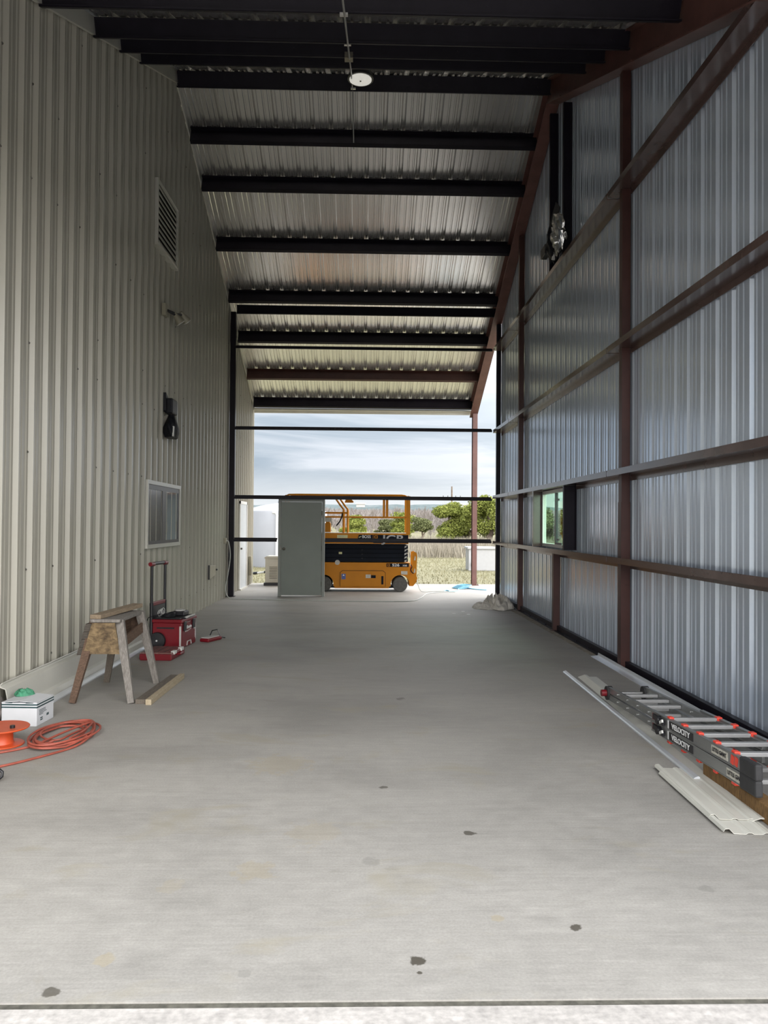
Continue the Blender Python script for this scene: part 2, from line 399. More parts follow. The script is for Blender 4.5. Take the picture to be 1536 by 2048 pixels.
# roof
rf = MB(); pr = profile(-3.08, 3.07, .036, .010, .05)
vs = []
for sy in (YF, YR, YE):
    for t, d in pr: vs.append((t,sy,roofz(sy)+d*1.0))
n = len(pr)
rf.add(vs, [(k*n+i,k*n+i+1,(k+1)*n+i+1,(k+1)*n+i) for k in range(2) for i in range(n-1)])
struct(rf.build('ceiling', M['galv_roof'], loc=(0,YR,ZP)), 'underside of the corrugated metal gable roof', 'ceiling')
# rake trims, base flashings, eave fascia
def slopebar(y0, y1, d0, d1, x0, x1):
    mb = MB(); a, b = roofz(y0), roofz(y1)
    return mb.prism([(y0,a-d0),(y1,b-d0),(y1,b-d1),(y0,a-d1)],'x',x0,x1)
struct(slopebar(2.7,YR,.005,.20,XL+.036,XL+.075).build('trim_2', M['beige2']), 'pale rake trim under the near roof slope along the beige wall', 'trim')
struct(slopebar(YR,21.75,.005,.15,XL+.036,XL+.06).build('trim_3', M['beige2']), 'pale rake trim under the far roof slope along the beige wall', 'trim')
struct(MB().box(-3.0,2.9,21.50,21.56,4.70,4.75).box(-3.0,2.9,21.53,21.58,4.62,4.70).box(-3.0,2.9,21.37,21.53,4.685,4.70).build('trim_4', M['beige2']), 'pale eave trim across the far end of the roof', 'trim')
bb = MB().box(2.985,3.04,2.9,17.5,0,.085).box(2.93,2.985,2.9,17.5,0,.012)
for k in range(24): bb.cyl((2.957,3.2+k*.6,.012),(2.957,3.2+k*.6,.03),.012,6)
struct(bb.build('baseboard_right', M['shaded_dark_steel']), 'dark steel base angle bolted along the foot of the galvanised wall', 'base angle')

# ------------------------------------------------------------------ purlins
def purlin(y, label, h=.24, x0=-2.985, x1=2.90, mat='shaded_dark_steel'):
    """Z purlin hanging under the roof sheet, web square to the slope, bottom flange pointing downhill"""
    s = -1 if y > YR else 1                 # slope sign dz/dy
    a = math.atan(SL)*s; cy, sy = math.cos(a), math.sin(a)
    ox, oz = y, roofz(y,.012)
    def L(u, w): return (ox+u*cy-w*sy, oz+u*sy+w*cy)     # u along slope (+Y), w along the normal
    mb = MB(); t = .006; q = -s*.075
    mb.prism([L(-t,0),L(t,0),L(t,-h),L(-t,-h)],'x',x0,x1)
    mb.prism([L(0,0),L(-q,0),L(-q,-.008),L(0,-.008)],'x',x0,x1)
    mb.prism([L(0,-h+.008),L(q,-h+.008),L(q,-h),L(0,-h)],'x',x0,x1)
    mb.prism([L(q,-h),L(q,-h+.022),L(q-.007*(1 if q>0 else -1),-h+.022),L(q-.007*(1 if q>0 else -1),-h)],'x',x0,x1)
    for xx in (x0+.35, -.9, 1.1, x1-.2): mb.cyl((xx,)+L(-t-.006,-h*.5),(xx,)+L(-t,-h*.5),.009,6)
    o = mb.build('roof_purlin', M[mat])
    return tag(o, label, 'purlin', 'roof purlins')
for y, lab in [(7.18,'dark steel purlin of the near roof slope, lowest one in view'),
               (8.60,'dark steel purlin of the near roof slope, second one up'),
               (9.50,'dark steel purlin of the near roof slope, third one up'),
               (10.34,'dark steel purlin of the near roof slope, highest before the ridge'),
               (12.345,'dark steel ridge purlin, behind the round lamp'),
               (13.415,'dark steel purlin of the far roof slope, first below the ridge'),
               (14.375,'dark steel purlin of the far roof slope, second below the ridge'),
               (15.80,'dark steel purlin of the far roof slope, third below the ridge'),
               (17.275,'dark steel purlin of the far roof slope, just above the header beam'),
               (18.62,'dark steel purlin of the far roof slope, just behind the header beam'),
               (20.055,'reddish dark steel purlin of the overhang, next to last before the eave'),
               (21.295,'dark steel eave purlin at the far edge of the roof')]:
    purlin(y, lab, h=.205 if y < 11 else .24, mat='red_steel' if 20 < y < 21 else 'shaded_dark_steel')
# header of the far frame
tag(MB().box(-2.86,2.92,17.60,17.615,6.27,6.46).box(-2.86,2.92,17.56,17.6,6.27,6.282).box(-2.86,2.92,17.56,17.6,6.45,6.46).build('header_beam', M['shaded_dark_steel']),
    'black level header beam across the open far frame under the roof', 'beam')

# ------------------------------------------------------------------ rafters (right side)
def rafter(name, y0, y1, label, mat):
    mb = MB()
    def bar(d0, d1, x0, x1):
        a, b = roofz(y0), roofz(y1); mb.prism([(y0,a-d0),(y1,b-d0),(y1,b-d1),(y0,a-d1)],'x',x0,x1)
    bar(.015,.03,2.84,3.04); bar(.03,.395,2.925,2.94); bar(.395,.41,2.84,3.04)
    n = int(abs(y1-y0)/.75)
    for k in range(1,n):
        y = y0+(y1-y0)*k/n; mb.cyl((2.87,y,roofz(y,.395)),(2.87,y,roofz(y,.375)),.014,6)
    return tag(mb.build(name, mat), label, 'rafter')
rafter('rafter_beam', 3.0, YR, 'reddish brown I section rafter under the near roof slope, right side', M['red_rafter'])
rafter('rafter_beam', YR, 21.4, 'reddish brown I section rafter descending the far roof slope, right side', M['red_rafter'])

# ------------------------------------------------------------------ columns
def tube_col(name, y, z1, label, mat, x0=2.94, x1=3.035, w=.1, splice=False, cat='column'):
    e = thing(name, ((x0+x1)/2,y,0), label, cat)
    MB().box(x0,x1,y-w/2,y+w/2,.012,z1).build('shaft', mat, e)
    MB().box(x0-.03,min(x1+.03,3.045),y-w/2-.03,y+w/2+.03,0,.012).build('base_plate', mat, e)
    if splice: MB().box(x0-.007,x1+.003,y-w/2-.008,y+w/2+.008,.012,1.9).build('splice_sleeve', mat, e)
    return e
tube_col('wall_column', 9.03, roofz(9.03,.42), 'rusty red brown column in front of the galvanised wall, nearest and tallest', M['red_steel'], splice=True)
tube_col('wall_column', 15.08, roofz(15.08,.42), 'dark red brown column of the galvanised wall, beside the crumpled drop cloth', M['red_steel'])
tube_col('corner_column', 17.62, roofz(17.62,.42), 'black corner column where the galvanised wall meets the open far end', M['shaded_dark_steel'])
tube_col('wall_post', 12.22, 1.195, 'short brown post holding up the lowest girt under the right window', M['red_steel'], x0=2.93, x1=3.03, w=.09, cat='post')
tube_col('far_left_column', 17.62, roofz(17.62,.22), 'black column of the far frame against the beige wall', M['shaded_dark_steel'], x0=-2.99, x1=-2.87, w=.12)
e = thing('overhang_column', (2.965,21.2,0), 'red primer column at the far edge of the slab holding the roof overhang', 'column')
MB().box(2.905,3.03,21.18,21.195,.014,roofz(21.2,.41)).box(2.905,3.03,21.385,21.40,.014,roofz(21.4,.41)).box(2.96,2.975,21.195,21.385,.014,roofz(21.4,.41)).build('shaft', M['red_rafter'], e)
MB().box(2.86,3.08,21.12,21.45,0,.014).build('base_plate', M['red_rafter'], e)
MB().cyl((2.885,21.14,.014),(2.885,21.14,.05),.012,6).cyl((3.055,21.14,.014),(3.055,21.14,.05),.012,6).build('anchor_bolts', M['brass'], e)

# ------------------------------------------------------------------ girts
cols = [(8.97,9.09),(15.02,15.14),(17.56,17.68)]
def girt(y0, y1, z, label):
    mb = MB()
    mb.box(2.85,2.857,y0,y1,z,z+.070)                      # inner flange, turned up
    mb.prism([(2.85,z+.070),(2.857,z+.070),(2.874,z+.064),(2.872,z+.058)],'y',y0,y1)   # return lip
    mb.box(2.857,2.925,y0,y1,z,z+.007)                     # web in front of the columns
    ys = [y0]+[q for c in cols if y0 < c[0] and c[1] < y1 for q in c]+[y1]
    for a, b in zip(ys[::2], ys[1::2]):
        a2 = max([a]+[c[1] for c in cols if c[0] <= a <= c[1]]); b2 = min([b]+[c[0] for c in cols if c[0] <= b <= c[1]])
        if b2 > a2: mb.box(2.925,3.043,a2,b2,z,z+.007).box(3.036,3.043,a2,b2,z-.06,z)
    o = mb.build('wall_girt', M['girt']); return tag(o, label, 'girt', 'girts of the galvanised wall')
LV = [(1.20,'lowest girt'),(2.205,'second girt up'),(3.665,'third girt up'),(5.50,'topmost girt')]
BAY = [(3.2,9.24,'bay nearest the camera'),(9.27,15.62,'bay with the window'),(15.65,17.52,'short bay at the open far end')]
for z, l in LV:
    for a, b, w in BAY:
        girt(a, b, z, 'brown girt of the galvanised wall, %s, %s' % (l, w))
# far frame girts
def fgirt(x0, x1, z, label):
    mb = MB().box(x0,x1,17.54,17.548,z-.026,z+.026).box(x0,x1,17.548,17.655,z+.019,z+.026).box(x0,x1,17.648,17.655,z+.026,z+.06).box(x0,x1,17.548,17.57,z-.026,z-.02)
    tag(mb.build('end_girt', M['shaded_dark_steel']), label, 'girt', 'girts across the open far end')
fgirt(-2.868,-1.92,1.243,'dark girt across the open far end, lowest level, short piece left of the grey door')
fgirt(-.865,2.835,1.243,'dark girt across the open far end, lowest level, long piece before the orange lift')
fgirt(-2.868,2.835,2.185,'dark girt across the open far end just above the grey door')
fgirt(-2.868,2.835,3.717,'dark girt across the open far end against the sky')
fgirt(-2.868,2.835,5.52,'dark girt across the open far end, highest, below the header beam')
# window framing jambs on the right wall
def jamb(y, s, label, z0=1.272, z1=2.203, cat='jamb', x0=2.86, g=None, mat='girt'):
    mb = MB().box(x0,3.045,y-.004,y+.004,z0,z1).box(x0,x0+.008,y,y+s*.06,z0,z1).box(3.035,3.043,y,y+s*.06,z0,z1)
    tag(mb.build('window_jamb' if cat=='jamb' else 'framing_post', M[mat]), label, cat, g)
jamb(11.34,-1,'dark steel jamb channel on the near side of the right wall window', mat='shaded_dark_steel')
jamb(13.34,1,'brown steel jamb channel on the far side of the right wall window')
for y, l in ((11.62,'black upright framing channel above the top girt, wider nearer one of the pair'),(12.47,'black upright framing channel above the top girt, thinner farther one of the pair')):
    jamb(y, 1, l, 5.572, min(roofz(y,.47),roofz(y+.06,.47)), 'framing post', 2.92, 'upright channels over the top girt', 'shaded_dark_steel')

# ------------------------------------------------------------------ window in the right wall
w2 = thing('window_2', (3.04,12.35,1.30), 'tinted sliding window in the galvanised wall between dark jambs', 'window', kind='structure')
fx0, fx1 = 3.0, 3.06
MB().box(fx0,fx1,OY0-.03,OY1+.0,OZ0-.02,OZ0+.03).box(fx0,fx1,OY0-.03,OY1,OZ1-.03,OZ1+.02).box(fx0,fx1,OY0-.03,OY0+.03,OZ0,OZ1).box(fx0,fx1,OY1-.04,OY1+.03,OZ0,OZ1).build('window_frame', M['white'], w2)
MB().box(3.005,3.045,12.36,12.42,OZ0+.03,OZ1-.03).box(3.005,3.02,12.0,12.36,OZ0+.03,OZ0+.06).build('meeting_rail', M['vinyl_dark'], w2)
MB().box(3.03,3.034,12.42,OY1-.04,OZ0+.03,OZ1-.03).build('pane', M['glass'], w2)
MB().box(3.02,3.024,OY0+.03,12.36,OZ0+.03,OZ1-.03).build('pane', M['glass'], w2)
MB().box(3.0,3.015,12.15,12.27,OZ1-.16,OZ1-.13).box(3.0,3.015,12.15,12.27,OZ0+.09,OZ0+.12).build('latch', M['vinyl_dark'], w2)

# ------------------------------------------------------------------ left wall fittings
w1 = thing('window_1', (XL,12.03,1.26), 'sliding window in the beige wall with one dark and one pale pane', 'window', kind='structure')
a, b, z0, z1 = 11.03, 13.0, 1.26, 2.22; X0 = XL-.01
MB().box(X0,XL+.06,a,b,z1-.055,z1).box(X0,XL+.06,a,b,z0,z0+.055).box(X0,XL+.06,a,a+.05,z0+.055,z1-.055).box(X0,XL+.06,b-.05,b,z0+.055,z1-.055).build('window_trim', M['beige2'], w1)
MB().box(X0,XL+.045,a+.05,b-.05,z1-.125,z1-.055).box(X0,XL+.045,a+.05,b-.05,z0+.055,z0+.10).box(X0,XL+.045,a+.05,a+.09,z0+.1,z1-.125).box(X0,XL+.045,b-.13,b-.05,z0+.1,z1-.125).box(X0,XL+.05,11.87,12.07,z0+.1,z1-.125).build('sash_frame', M['vinyl_dark'], w1)
MB().box(X0,XL+.038,a+.09,11.87,z0+.1,z1-.125).build('screen_pane', M['glass_dark'], w1)
pn = MB().box(X0,XL+.036,12.07,b-.13,z0+.1,z1-.125).build('pane', M['film'], w1)
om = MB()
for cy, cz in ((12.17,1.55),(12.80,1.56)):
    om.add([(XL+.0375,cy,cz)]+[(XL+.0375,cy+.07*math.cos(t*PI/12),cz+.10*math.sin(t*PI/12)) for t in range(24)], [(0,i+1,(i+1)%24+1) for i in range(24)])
om.build('painted_reflection', simple('dark_oval_reflection', (.08,.10,.10), .3), pn)  # dark reflections painted on the pane as flat ovals

lv = thing('louvre_vent', (XL,11.97,5.6), 'square metal louvre vent high on the beige wall', 'vent')
a, b, z0, z1 = 11.33, 12.55, 5.60, 6.56
MB().box(XL,XL+.075,a,a+.04,z0,z1).box(XL,XL+.075,b-.03,b,z0,z1).box(XL,XL+.075,a+.04,b-.03,z1-.03,z1).box(XL,XL+.085,a+.04,b-.03,z0,z0+.04).build('frame', M['beige2'], lv)
MB().box(XL,XL+.045,a+.04,b-.03,z0+.04,z1-.03).build('backing', M['black'], lv)
for k in range(10):
    z = z0+.05+k*.087
    MB().prism([(XL+.050,z+.068),(XL+.073,z+.004),(XL+.073,z-.004),(XL+.068,z-.004),(XL+.046,z+.062)],'y',a+.04,b-.03).build('slat', M['beige2'], lv)

fl = thing('flood_light', (XL+.04,12.4,4.8), 'twin head floodlight on the beige wall below the louvre', 'light')
MB().box(XL+.03,XL+.09,12.18,12.34,4.70,4.88).build('mounting_box', M['beige_box'], fl, bevel=.006)
MB().tube([(XL+.09,12.28,4.79),(XL+.13,12.40,4.78),(XL+.15,12.52,4.79)],.018,8).tube([(XL+.09,12.3,4.80),(XL+.16,12.6,4.82),(XL+.18,12.78,4.86)],.018,8).build('arm', M['rubber'], fl)
for p, d in (((XL+.15,12.52,4.79),(.5,.35,-.75)),((XL+.18,12.80,4.88),(.45,.55,-.7))):
    p, d = Vector(p), Vector(d).normalized()
    hd = MB().cyl(p-d*.03,p+d*.04,.03,14,.045).cyl(p+d*.04,p+d*.14,.045,14,.075).build('lamp_head', M['beige_box'], fl, smooth=40)
    MB().cyl(p+d*.14,p+d*.15,.068,14).build('lens', M['white'], hd)

e = thing('wrapped_wall_box', (XL+.05,12.35,3.25), 'small black plastic wrapped box on the beige wall above the black bag', 'box')
MB().box(XL+.035,XL+.16,12.22,12.54,3.27,3.50).build('box', M['black_bag'], e, bevel=.02)
MB().prism([(12.14,3.30),(12.26,3.30),(12.26,3.52),(12.14,3.57)],'x',XL+.034,XL+.08).build('bag_flap', M['black_bag'], e)
bg = thing('bagged_wall_lamp', (XL+.05,12.45,2.9), 'black plastic bag hanging over a lamp on the beige wall, tied at its top', 'lamp')
mb = MB(); prof = [(.02,3.26),(.085,3.24),(.10,3.20),(.15,3.12),(.19,3.04),(.185,2.97),(.16,2.93),(.15,2.90)]
vs = []; n = 20
for r, z in prof:
    for i in range(n):
        t = 2*PI*i/n; k = 1+.12*math.sin(5*t+z*9)
        vs.append((XL+.045+max(-.005,.09+.105*(r/.19)*k*math.cos(t)), 12.42+r*1.25*k*math.sin(t), z))
mb.add(vs, [(k*n+i,k*n+(i+1)%n,(k+1)*n+(i+1)%n,(k+1)*n+i) for k in range(len(prof)-1) for i in range(n)]+[tuple(range(n)),tuple(range((len(prof)-1)*n,len(prof)*n))])
mb.build('bag', M['black_bag'], bg, smooth=60)
MB().tube([(XL+.045,12.38,3.47),(XL+.04,12.39,3.3),(XL+.09,12.42,3.25)],.008,6).build('cord', M['black'], bg)
MB().beam((XL+.2,12.24,2.91),(XL+.2,12.27,3.06),.03,.02,(1,0,0)).build('lamp_rim', M['white'], bg)

for t_, dy_ in ((fl,-.42),(e,-.26),(bg,-.40)): t_.location.y += dy_
ex = thing('wall_receptacle', (XL+.03,15.85,.6), 'beige wedge shaped outlet cover low on the beige wall near the far end', 'outlet cover')
MB().prism([(15.5,.52),(16.1,.58),(16.1,.77),(15.5,.80)],'x',XL+.036,XL+.065).build('cover', M['beige_box'], ex, bevel=.01)
MB().box(XL+.03,XL+.063,15.47,15.5,.52,.80).build('gasket', M['black'], ex)
MB().cyl((XL+.08,16.1,.68),(XL+.08,16.16,.68),.02,10).build('plug', M['black'], ex)
tag(MB().box(XL+.034,XL+.09,17.08,17.2,1.18,1.30).build('outlet_box', M['beige_box'], bevel=.006), 'small grey outlet box on the beige wall where the pale cord starts', 'outlet box')
tag(MB().box(XL+.034,XL+.1,20.9,21.0,.25,.75).build('meter_box', M['beige_box'], bevel=.006), 'slim box at the far corner of the beige wall', 'box')
# door in the far part of the beige wall
d1 = thing('door_1', (XL,19.75,0), 'pale outside door in the beige wall beyond the far frame', 'door', kind='structure')
MB().box(XL+.02,XL+.07,19.17,19.24,.02,2.16).box(XL+.02,XL+.07,20.26,20.33,.02,2.16).box(XL+.02,XL+.07,19.17,20.33,2.09,2.16).build('door_frame', M['white'], d1)
MB().box(XL+.02,XL+.055,19.24,20.26,.03,2.09).build('door_leaf', simple('pale_grey_door', (.52,.55,.58), .4, var=.03), d1)
MB().cyl((XL+.055,19.34,1.0),(XL+.10,19.34,1.0),.025,12).build('door_knob', M['brass'], d1)
MB().box(XL+.02,XL+.10,19.17,20.33,0,.03).build('threshold', M['beige2'], d1)

# grey steel door in the far frame
d2 = thing('door_2', (-1.39,17.72,0), 'grey steel door in its frame standing in the open far end', 'door', kind='structure')
x0, x1, ya, yb = -1.905, -.875, 17.67, 17.81
MB().box(x0,x0+.06,ya,yb,0,2.17).box(x1-.06,x1,ya,yb,0,2.17).box(x0+.06,x1-.06,ya,yb,2.11,2.17).build('door_frame', M['door_frame'], d2, bevel=.004)
lf = MB().box(x0+.066,x1-.066,ya+.03,ya+.075,.03,2.105).build('door_leaf', M['door_grey'], d2)
MB().cyl((-1.775,ya+.03,1.06),(-1.775,ya+.018,1.06),.035,16).cyl((-1.775,ya+.018,1.06),(-1.775,ya-.02,1.06),.012,10).lathe([(.012,-.02),(.028,-.03),(.032,-.045),(.024,-.06),(.006,-.065)],(-1.775,ya,1.06),16,'y').build('door_knob', M['brass'], lf, smooth=50)
MB().box(x0+.05,x0+.068,ya-.003,ya+.02,1.03,1.10).build('strike_plate', M['brass'], d2)
for z in (.28,1.07,1.86): MB().cyl((x1-.064,ya+.026,z-.055),(x1-.064,ya+.026,z+.055),.009,8).build('hinge', M['brass'], lf)

# ------------------------------------------------------------------ ceiling lamp, conduit
lp = thing('high_bay_lamp', (-.10,11.2,8.0), 'round white disc lamp under the roof ridge', 'lamp')
zl = 7.97
MB().lathe([(.06,.20),(.10,.16),(.175,.05),(.185,.02),(.185,-.012),(.162,-.012)],(-.10,11.2,zl),36).build('housing', M['black'], lp, smooth=40)
MB().lathe([(.16,-.004),(.158,-.02),(.10,-.03),(.02,-.033)],(-.10,11.2,zl),36).build('lens', M['led'], lp, smooth=50)
MB().cyl((-.10,11.2,zl-.033),(-.10,11.2,zl-.042),.012,10).build('sensor', M['black'], lp)
MB().tube([(-.10,11.2,zl+.2),(-.10,11.2,roofz(11.2)-.012)],.012,6).build('hook', M['brass'], lp)
cd = thing('conduit', (-.22,9.8,7), 'thin steel conduit running up the roof slope past the round lamp', 'conduit')
bz = lambda y: roofz(y,.25)
MB().tube([(-.21,3.3,bz(3.3)),(-.215,7.2,bz(7.2)),(-.22,9.62,bz(9.62)),(-.225,11.0,bz(11.0)),(-.235,12.4,bz(12.4))],.011,8).tube([(-.235,12.4,bz(12.4)),(-.225,13.45,bz(13.45)+.0)],.011,8).build('pipe', M['steel'], cd)
MB().box(-.28,-.18,9.50,9.60,bz(9.55)-.01,bz(9.55)+.06).build('junction_box', M['brass'], cd)
for y in (7.2,8.64,9.66,12.3): MB().box(-.26,-.185,y-.015,y+.015,bz(y)-.004,bz(y)+.02).build('strap', M['steel'], cd)

# foil wrapped lamp on the galvanised wall
wp = thing('wrapped_wall_lamp', (2.9,11.95,5.75), 'lamp wrapped in shiny foil and black plastic above the top girt of the galvanised wall', 'lamp')
def blob(c, rx, ry, rz, seed, amp=.18, nu=18, nv=12):
    vs = []; fs = []
    for j in range(nv+1):
        th = PI*j/nv
        for i in range(nu):
            ph = 2*PI*i/nu; d = Vector((math.sin(th)*math.cos(ph),math.sin(th)*math.sin(ph),math.cos(th)))
            k = 1+amp*mnoise.noise(d*2.6+Vector((seed,0,0)))*2
            vs.append((c[0]+d.x*rx*k,c[1]+d.y*ry*k,c[2]+d.z*rz*k))
    for j in range(nv):
        for i in range(nu): fs.append((j*nu+i,j*nu+(i+1)%nu,(j+1)*nu+(i+1)%nu,(j+1)*nu+i))
    return vs, fs
mb = MB(); mb.add(*blob((2.88,11.72,5.98),.10,.20,.26,3.1,.3)); mb.build('foil', M['chrome'], wp)
mb = MB(); mb.add(*blob((2.86,11.98,5.93),.10,.17,.30,5.1,.2)); mb.build('black_wrap', M['black_bag'], wp)
MB().box(2.76,2.86,12.12,12.42,5.83,5.98).build('junction_box', M['black'], wp, bevel=.01)
MB().beam((2.86,11.7,6.42),(2.84,12.15,6.12),.14,.012,(1,0,.4)).build('hood', M['rubber'], wp)
MB().beam((2.84,11.92,5.66),(2.86,11.86,5.80),.04,.03).build('bulb_end', M['white'], wp)
MB().box(2.93,3.045,11.7,12.3,5.9,5.96).build('bracket', M['black'], wp)

# ------------------------------------------------------------------ scissor lift
YL, YL2 = 19.0, 19.80
LF = thing('scissor_lift', (0,19.4,0), 'orange and black scissor lift parked behind the grey door', 'scissor lift')
OR, DK = M['lift_orange'], M['lift_dark']
# chassis with wheel arches cut out of the outline
def arch(cx, r, z0, up=True, n=12):
    a0 = math.asin(min(1,max(-1,(z0-.18)/r)))
    return [(cx-r*math.cos(a0+(PI-2*a0)*k/n)*1, .18+r*math.sin(a0+(PI-2*a0)*k/n)) for k in range(n+1)]
out = [(-1.20,.14)]+arch(-.945,.225,.14)+[(-.70,.12),(.62,.12)]+arch(.875,.225,.14)+[(1.11,.16),(1.11,.70),(-1.20,.70)]
ch = MB().prism(out,'y',YL,YL2).build('chassis', OR, LF)
pd = MB()
pd.prism([(-.56,.13),(-.56,.46),(-.50,.505),(.46,.505),(.52,.46),(.52,.13)],'y',YL-.012,YL)
pnl = pd.build('side_door', OR, ch, bevel=.006)
rim = [(-.56,.13),(-.56,.46),(-.50,.505),(.46,.505),(.52,.46),(.52,.13)]
mb = MB()
for p, q in zip(rim, rim[1:]): mb.beam((p[0],YL-.004,p[1]),(q[0],YL-.004,q[1]),.012,.014,(0,1,0))
mb.build('door_seam', DK, ch)
MB().box(.18,.29,YL-.016,YL-.011,.33,.40).build('display', DK, pnl)
MB().box(.05,.17,YL-.014,YL-.011,.33,.415).build('sticker', M['sticker_grey'], pnl, )
MB().box(-.53,-.43,YL-.015,YL-.011,.30,.43).build('warning_sticker', M['sticker_blue'], pnl)
MB().prism([(-.505,.38),(-.455,.38),(-.48,.42)],'y',YL-.018,YL-.0145).build('warning_triangle', M['white_text'], pnl)
MB().box(.425,.475,YL-.016,YL-.011,.18,.38).build('door_latch', DK, pnl)
MB().box(.90,1.05,YL-.006,YL,.42,.50).build('sticker', M['sticker_grey'], ch)
MB().box(-1.2,1.0,YL+.05,YL2-.05,.09,.13).build('underbody', DK, ch)
# pothole guards
for x0g, x1g in ((-.69,.61),): MB().box(x0g,x1g,YL+.01,YL+.03,.085,.125).build('pothole_guard', OR, LF)
for cx in (-.945,.875):
    for y0, y1 in ((YL-.005,YL+.115),(YL2-.115,YL2+.005)):
        wv = MB().lathe([(.12,0),(.165,0),(.18,.015),(.18,.105),(.165,.12),(.12,.12)],(cx,y0,.18),36,'y').build('wheel', M['tyre'], LF, smooth=40)
        MB().lathe([(.0,.012),(.04,.004),(.045,.012),(.10,.018),(.135,.01),(.165,-.002),(.166,.05),(.0,.05)],(cx,y0,.18),30,'y').build('wheel_hub', M['rubber'], wv, smooth=40)
# rear bracket with holes
rb = MB()
for y in (YL+.05, YL2-.07):
    rb.prism([(1.11,.14),(1.19,.14),(1.29,.26),(1.29,.34),(1.27,.40),(1.285,.88),(1.27,.94),(1.23,.96),(1.17,.94),(1.165,.60),(1.11,.45)],'y',y,y+.02)
rb.box(1.16,1.18,YL+.07,YL2-.07,.35,.60)
rbo = rb.build('rear_bracket', OR, LF)
for (cx, cz) in ((1.225,.80),(1.22,.50)):
    MB().prism([(cx-.02,cz-.04),(cx+.022,cz-.04),(cx+.022,cz+.045),(cx+.006,cz+.07)],'y',YL+.046,YL+.0505).build('bracket_hole', M['sticker_grey'], rbo)
MB().tube([(1.13,YL+.03,.66),(1.16,YL+.02,.60),(1.13,YL+.03,.54),(1.16,YL+.03,.47),(1.20,YL+.02,.44)],.012,6).build('hose', DK, rbo)
# folded scissor stack
sc = MB()
for k in range(4):
    z = .72+k*.105
    sc.box(-1.15,1.06,YL+.02,YL+.06,z,z+.088).box(-1.15,1.06,YL2-.06,YL2-.02,z,z+.088)
sc.box(-1.13,1.03,YL+.06,YL2-.06,.72,1.13)
sk = sc.build('scissor_stack', DK, LF)
for k in range(5):
    z = .745+k*.085
    MB().cyl((1.0,YL+.0,z),(1.0,YL+.03,z),.022,12).beam((.975,YL+.012,z-.03),(1.04,YL+.012,z+.03),.014,.012,(0,1,0)).build('hinge_pin', M['grip'], sk)
for z in (.80,.9,1.0): MB().cyl((-.04,YL+.005,z),(-.04,YL+.03,z),.016,10).build('hinge_pin', M['rubber'], sk)
MB().box(-.60,-.52,YL+.016,YL+.021,.90,.95).build('sticker', M['sticker_yellow'], sk)
MB().lathe([(.0,0),(.06,.0),(.06,.05),(0,.05)],(-.63,YL-.01,.70),20,'y').build('cable_drum', M['brass'], LF)
# platform
dk = MB().box(-1.18,1.07,YL-.02,YL2+.02,1.15,1.40).box(-1.93,-1.18,YL+.02,YL2-.02,1.22,1.37).build('platform', OR, LF, bevel=.008)
MB().box(-1.15,1.05,YL+.0,YL2,1.40,1.412).build('deck_plate', M['sticker_grey'], dk)
MB().box(-.64,-.39,YL-.024,YL-.019,1.285,1.355).build('sticker', M['sticker_yellow'], dk)
MB().box(-.60,-.48,YL-.027,YL-.0235,1.32,1.337).build('sticker_mark', M['sticker_grey'], dk)
MB().prism([(-.15,1.275),(.215,1.275),(.215,1.365),(-.12,1.365)],'y',YL-.026,YL-.019).build('name_panel', DK, dk)
text('panel_lettering','BOSS',.095,frame((.06,YL-.028,1.318),(1,0,0),(0,0,1)),M['white_text'],dk,.95)
MB().beam((-.12,YL-.027,1.30),(-.06,YL-.027,1.33),.02,.004,(0,1,0)).build('panel_mark', M['sticker_yellow'], dk)
MB().box(.225,1.065,YL-.026,YL-.019,1.17,1.365).build('logo_panel', DK, dk)
text('logo_lettering','JCB',.245,frame((.70,YL-.028,1.265),(1,0,0),(0,0,1)),M['grey_text'],dk,1.38)
MB().box(.25,.33,YL-.029,YL-.0255,1.285,1.35).build('logo_square', OR, dk)
MB().box(.265,.315,YL-.031,YL-.0285,1.30,1.335).build('logo_square_centre', DK, dk)
MB().box(.55,1.08,YL-.006,YL,.60,.685).build('model_panel', DK, ch)
text('model_lettering','S26',.09,frame((.77,YL-.008,.642),(1,0,0),(0,0,1)),M['white_text'],ch,1.35)
text('model_suffix','32E',.05,frame((.985,YL-.008,.632),(1,0,0),(0,0,1)),M['white_text'],ch,1.5)
MB().box(.57,.63,YL-.009,YL-.0055,.615,.67).build('model_square', OR, ch)
MB().box(.585,.615,YL-.011,YL-.0085,.628,.657).build('model_square_centre', DK, ch)
# guard rails
for y in (YL+.02, YL2-.02):
    nm = MB()
    nm.tube([(-1.88,y,2.28),(-1.80,y,2.315),(-1.6,y,2.32),(.90,y,2.32),(.98,y,2.31),(1.05,y,2.27)],.02,8)
    nm.tube([(-1.7,y,2.275),(.95,y,2.275),(1.05,y,2.25)],.02,8)
    nm.tube([(-1.1,y,1.79),(1.05,y,1.79)],.018,8)
    nm.tube([(-1.90,y,1.89),(-.40,y,1.89)],.018,8)
    nm.build('guard_rail', OR, LF, smooth=40)
    for x in (.485,.56): MB().box(x-.02,x+.02,y-.02,y+.02,1.79,2.28).build('rail_post', OR, LF)
    for x in (1.035,1.085): MB().box(x-.022,x+.022,y-.022,y+.022,1.38,2.30).build('rail_post', OR, LF)
    for dx in (0,.10): MB().tube([(-.495+dx,y,1.40),(-.495+dx,y,1.93),(-.50+dx,y,1.98),(-.56+dx,y,2.05),(-.70+dx,y,2.25)],.021,8).build('bent_post', OR, LF, smooth=40)
    MB().tube([(-1.88,y,1.37),(-1.88,y,2.28)],.02,8).build('rail_post', OR, LF, smooth=40)
for x, z in ((1.06,2.29),(1.06,1.79),(-1.88,2.29),(-1.88,1.89)): MB().tube([(x,YL+.02,z),(x,YL2-.02,z)],.02,8).build('end_rail', OR, LF, smooth=40)
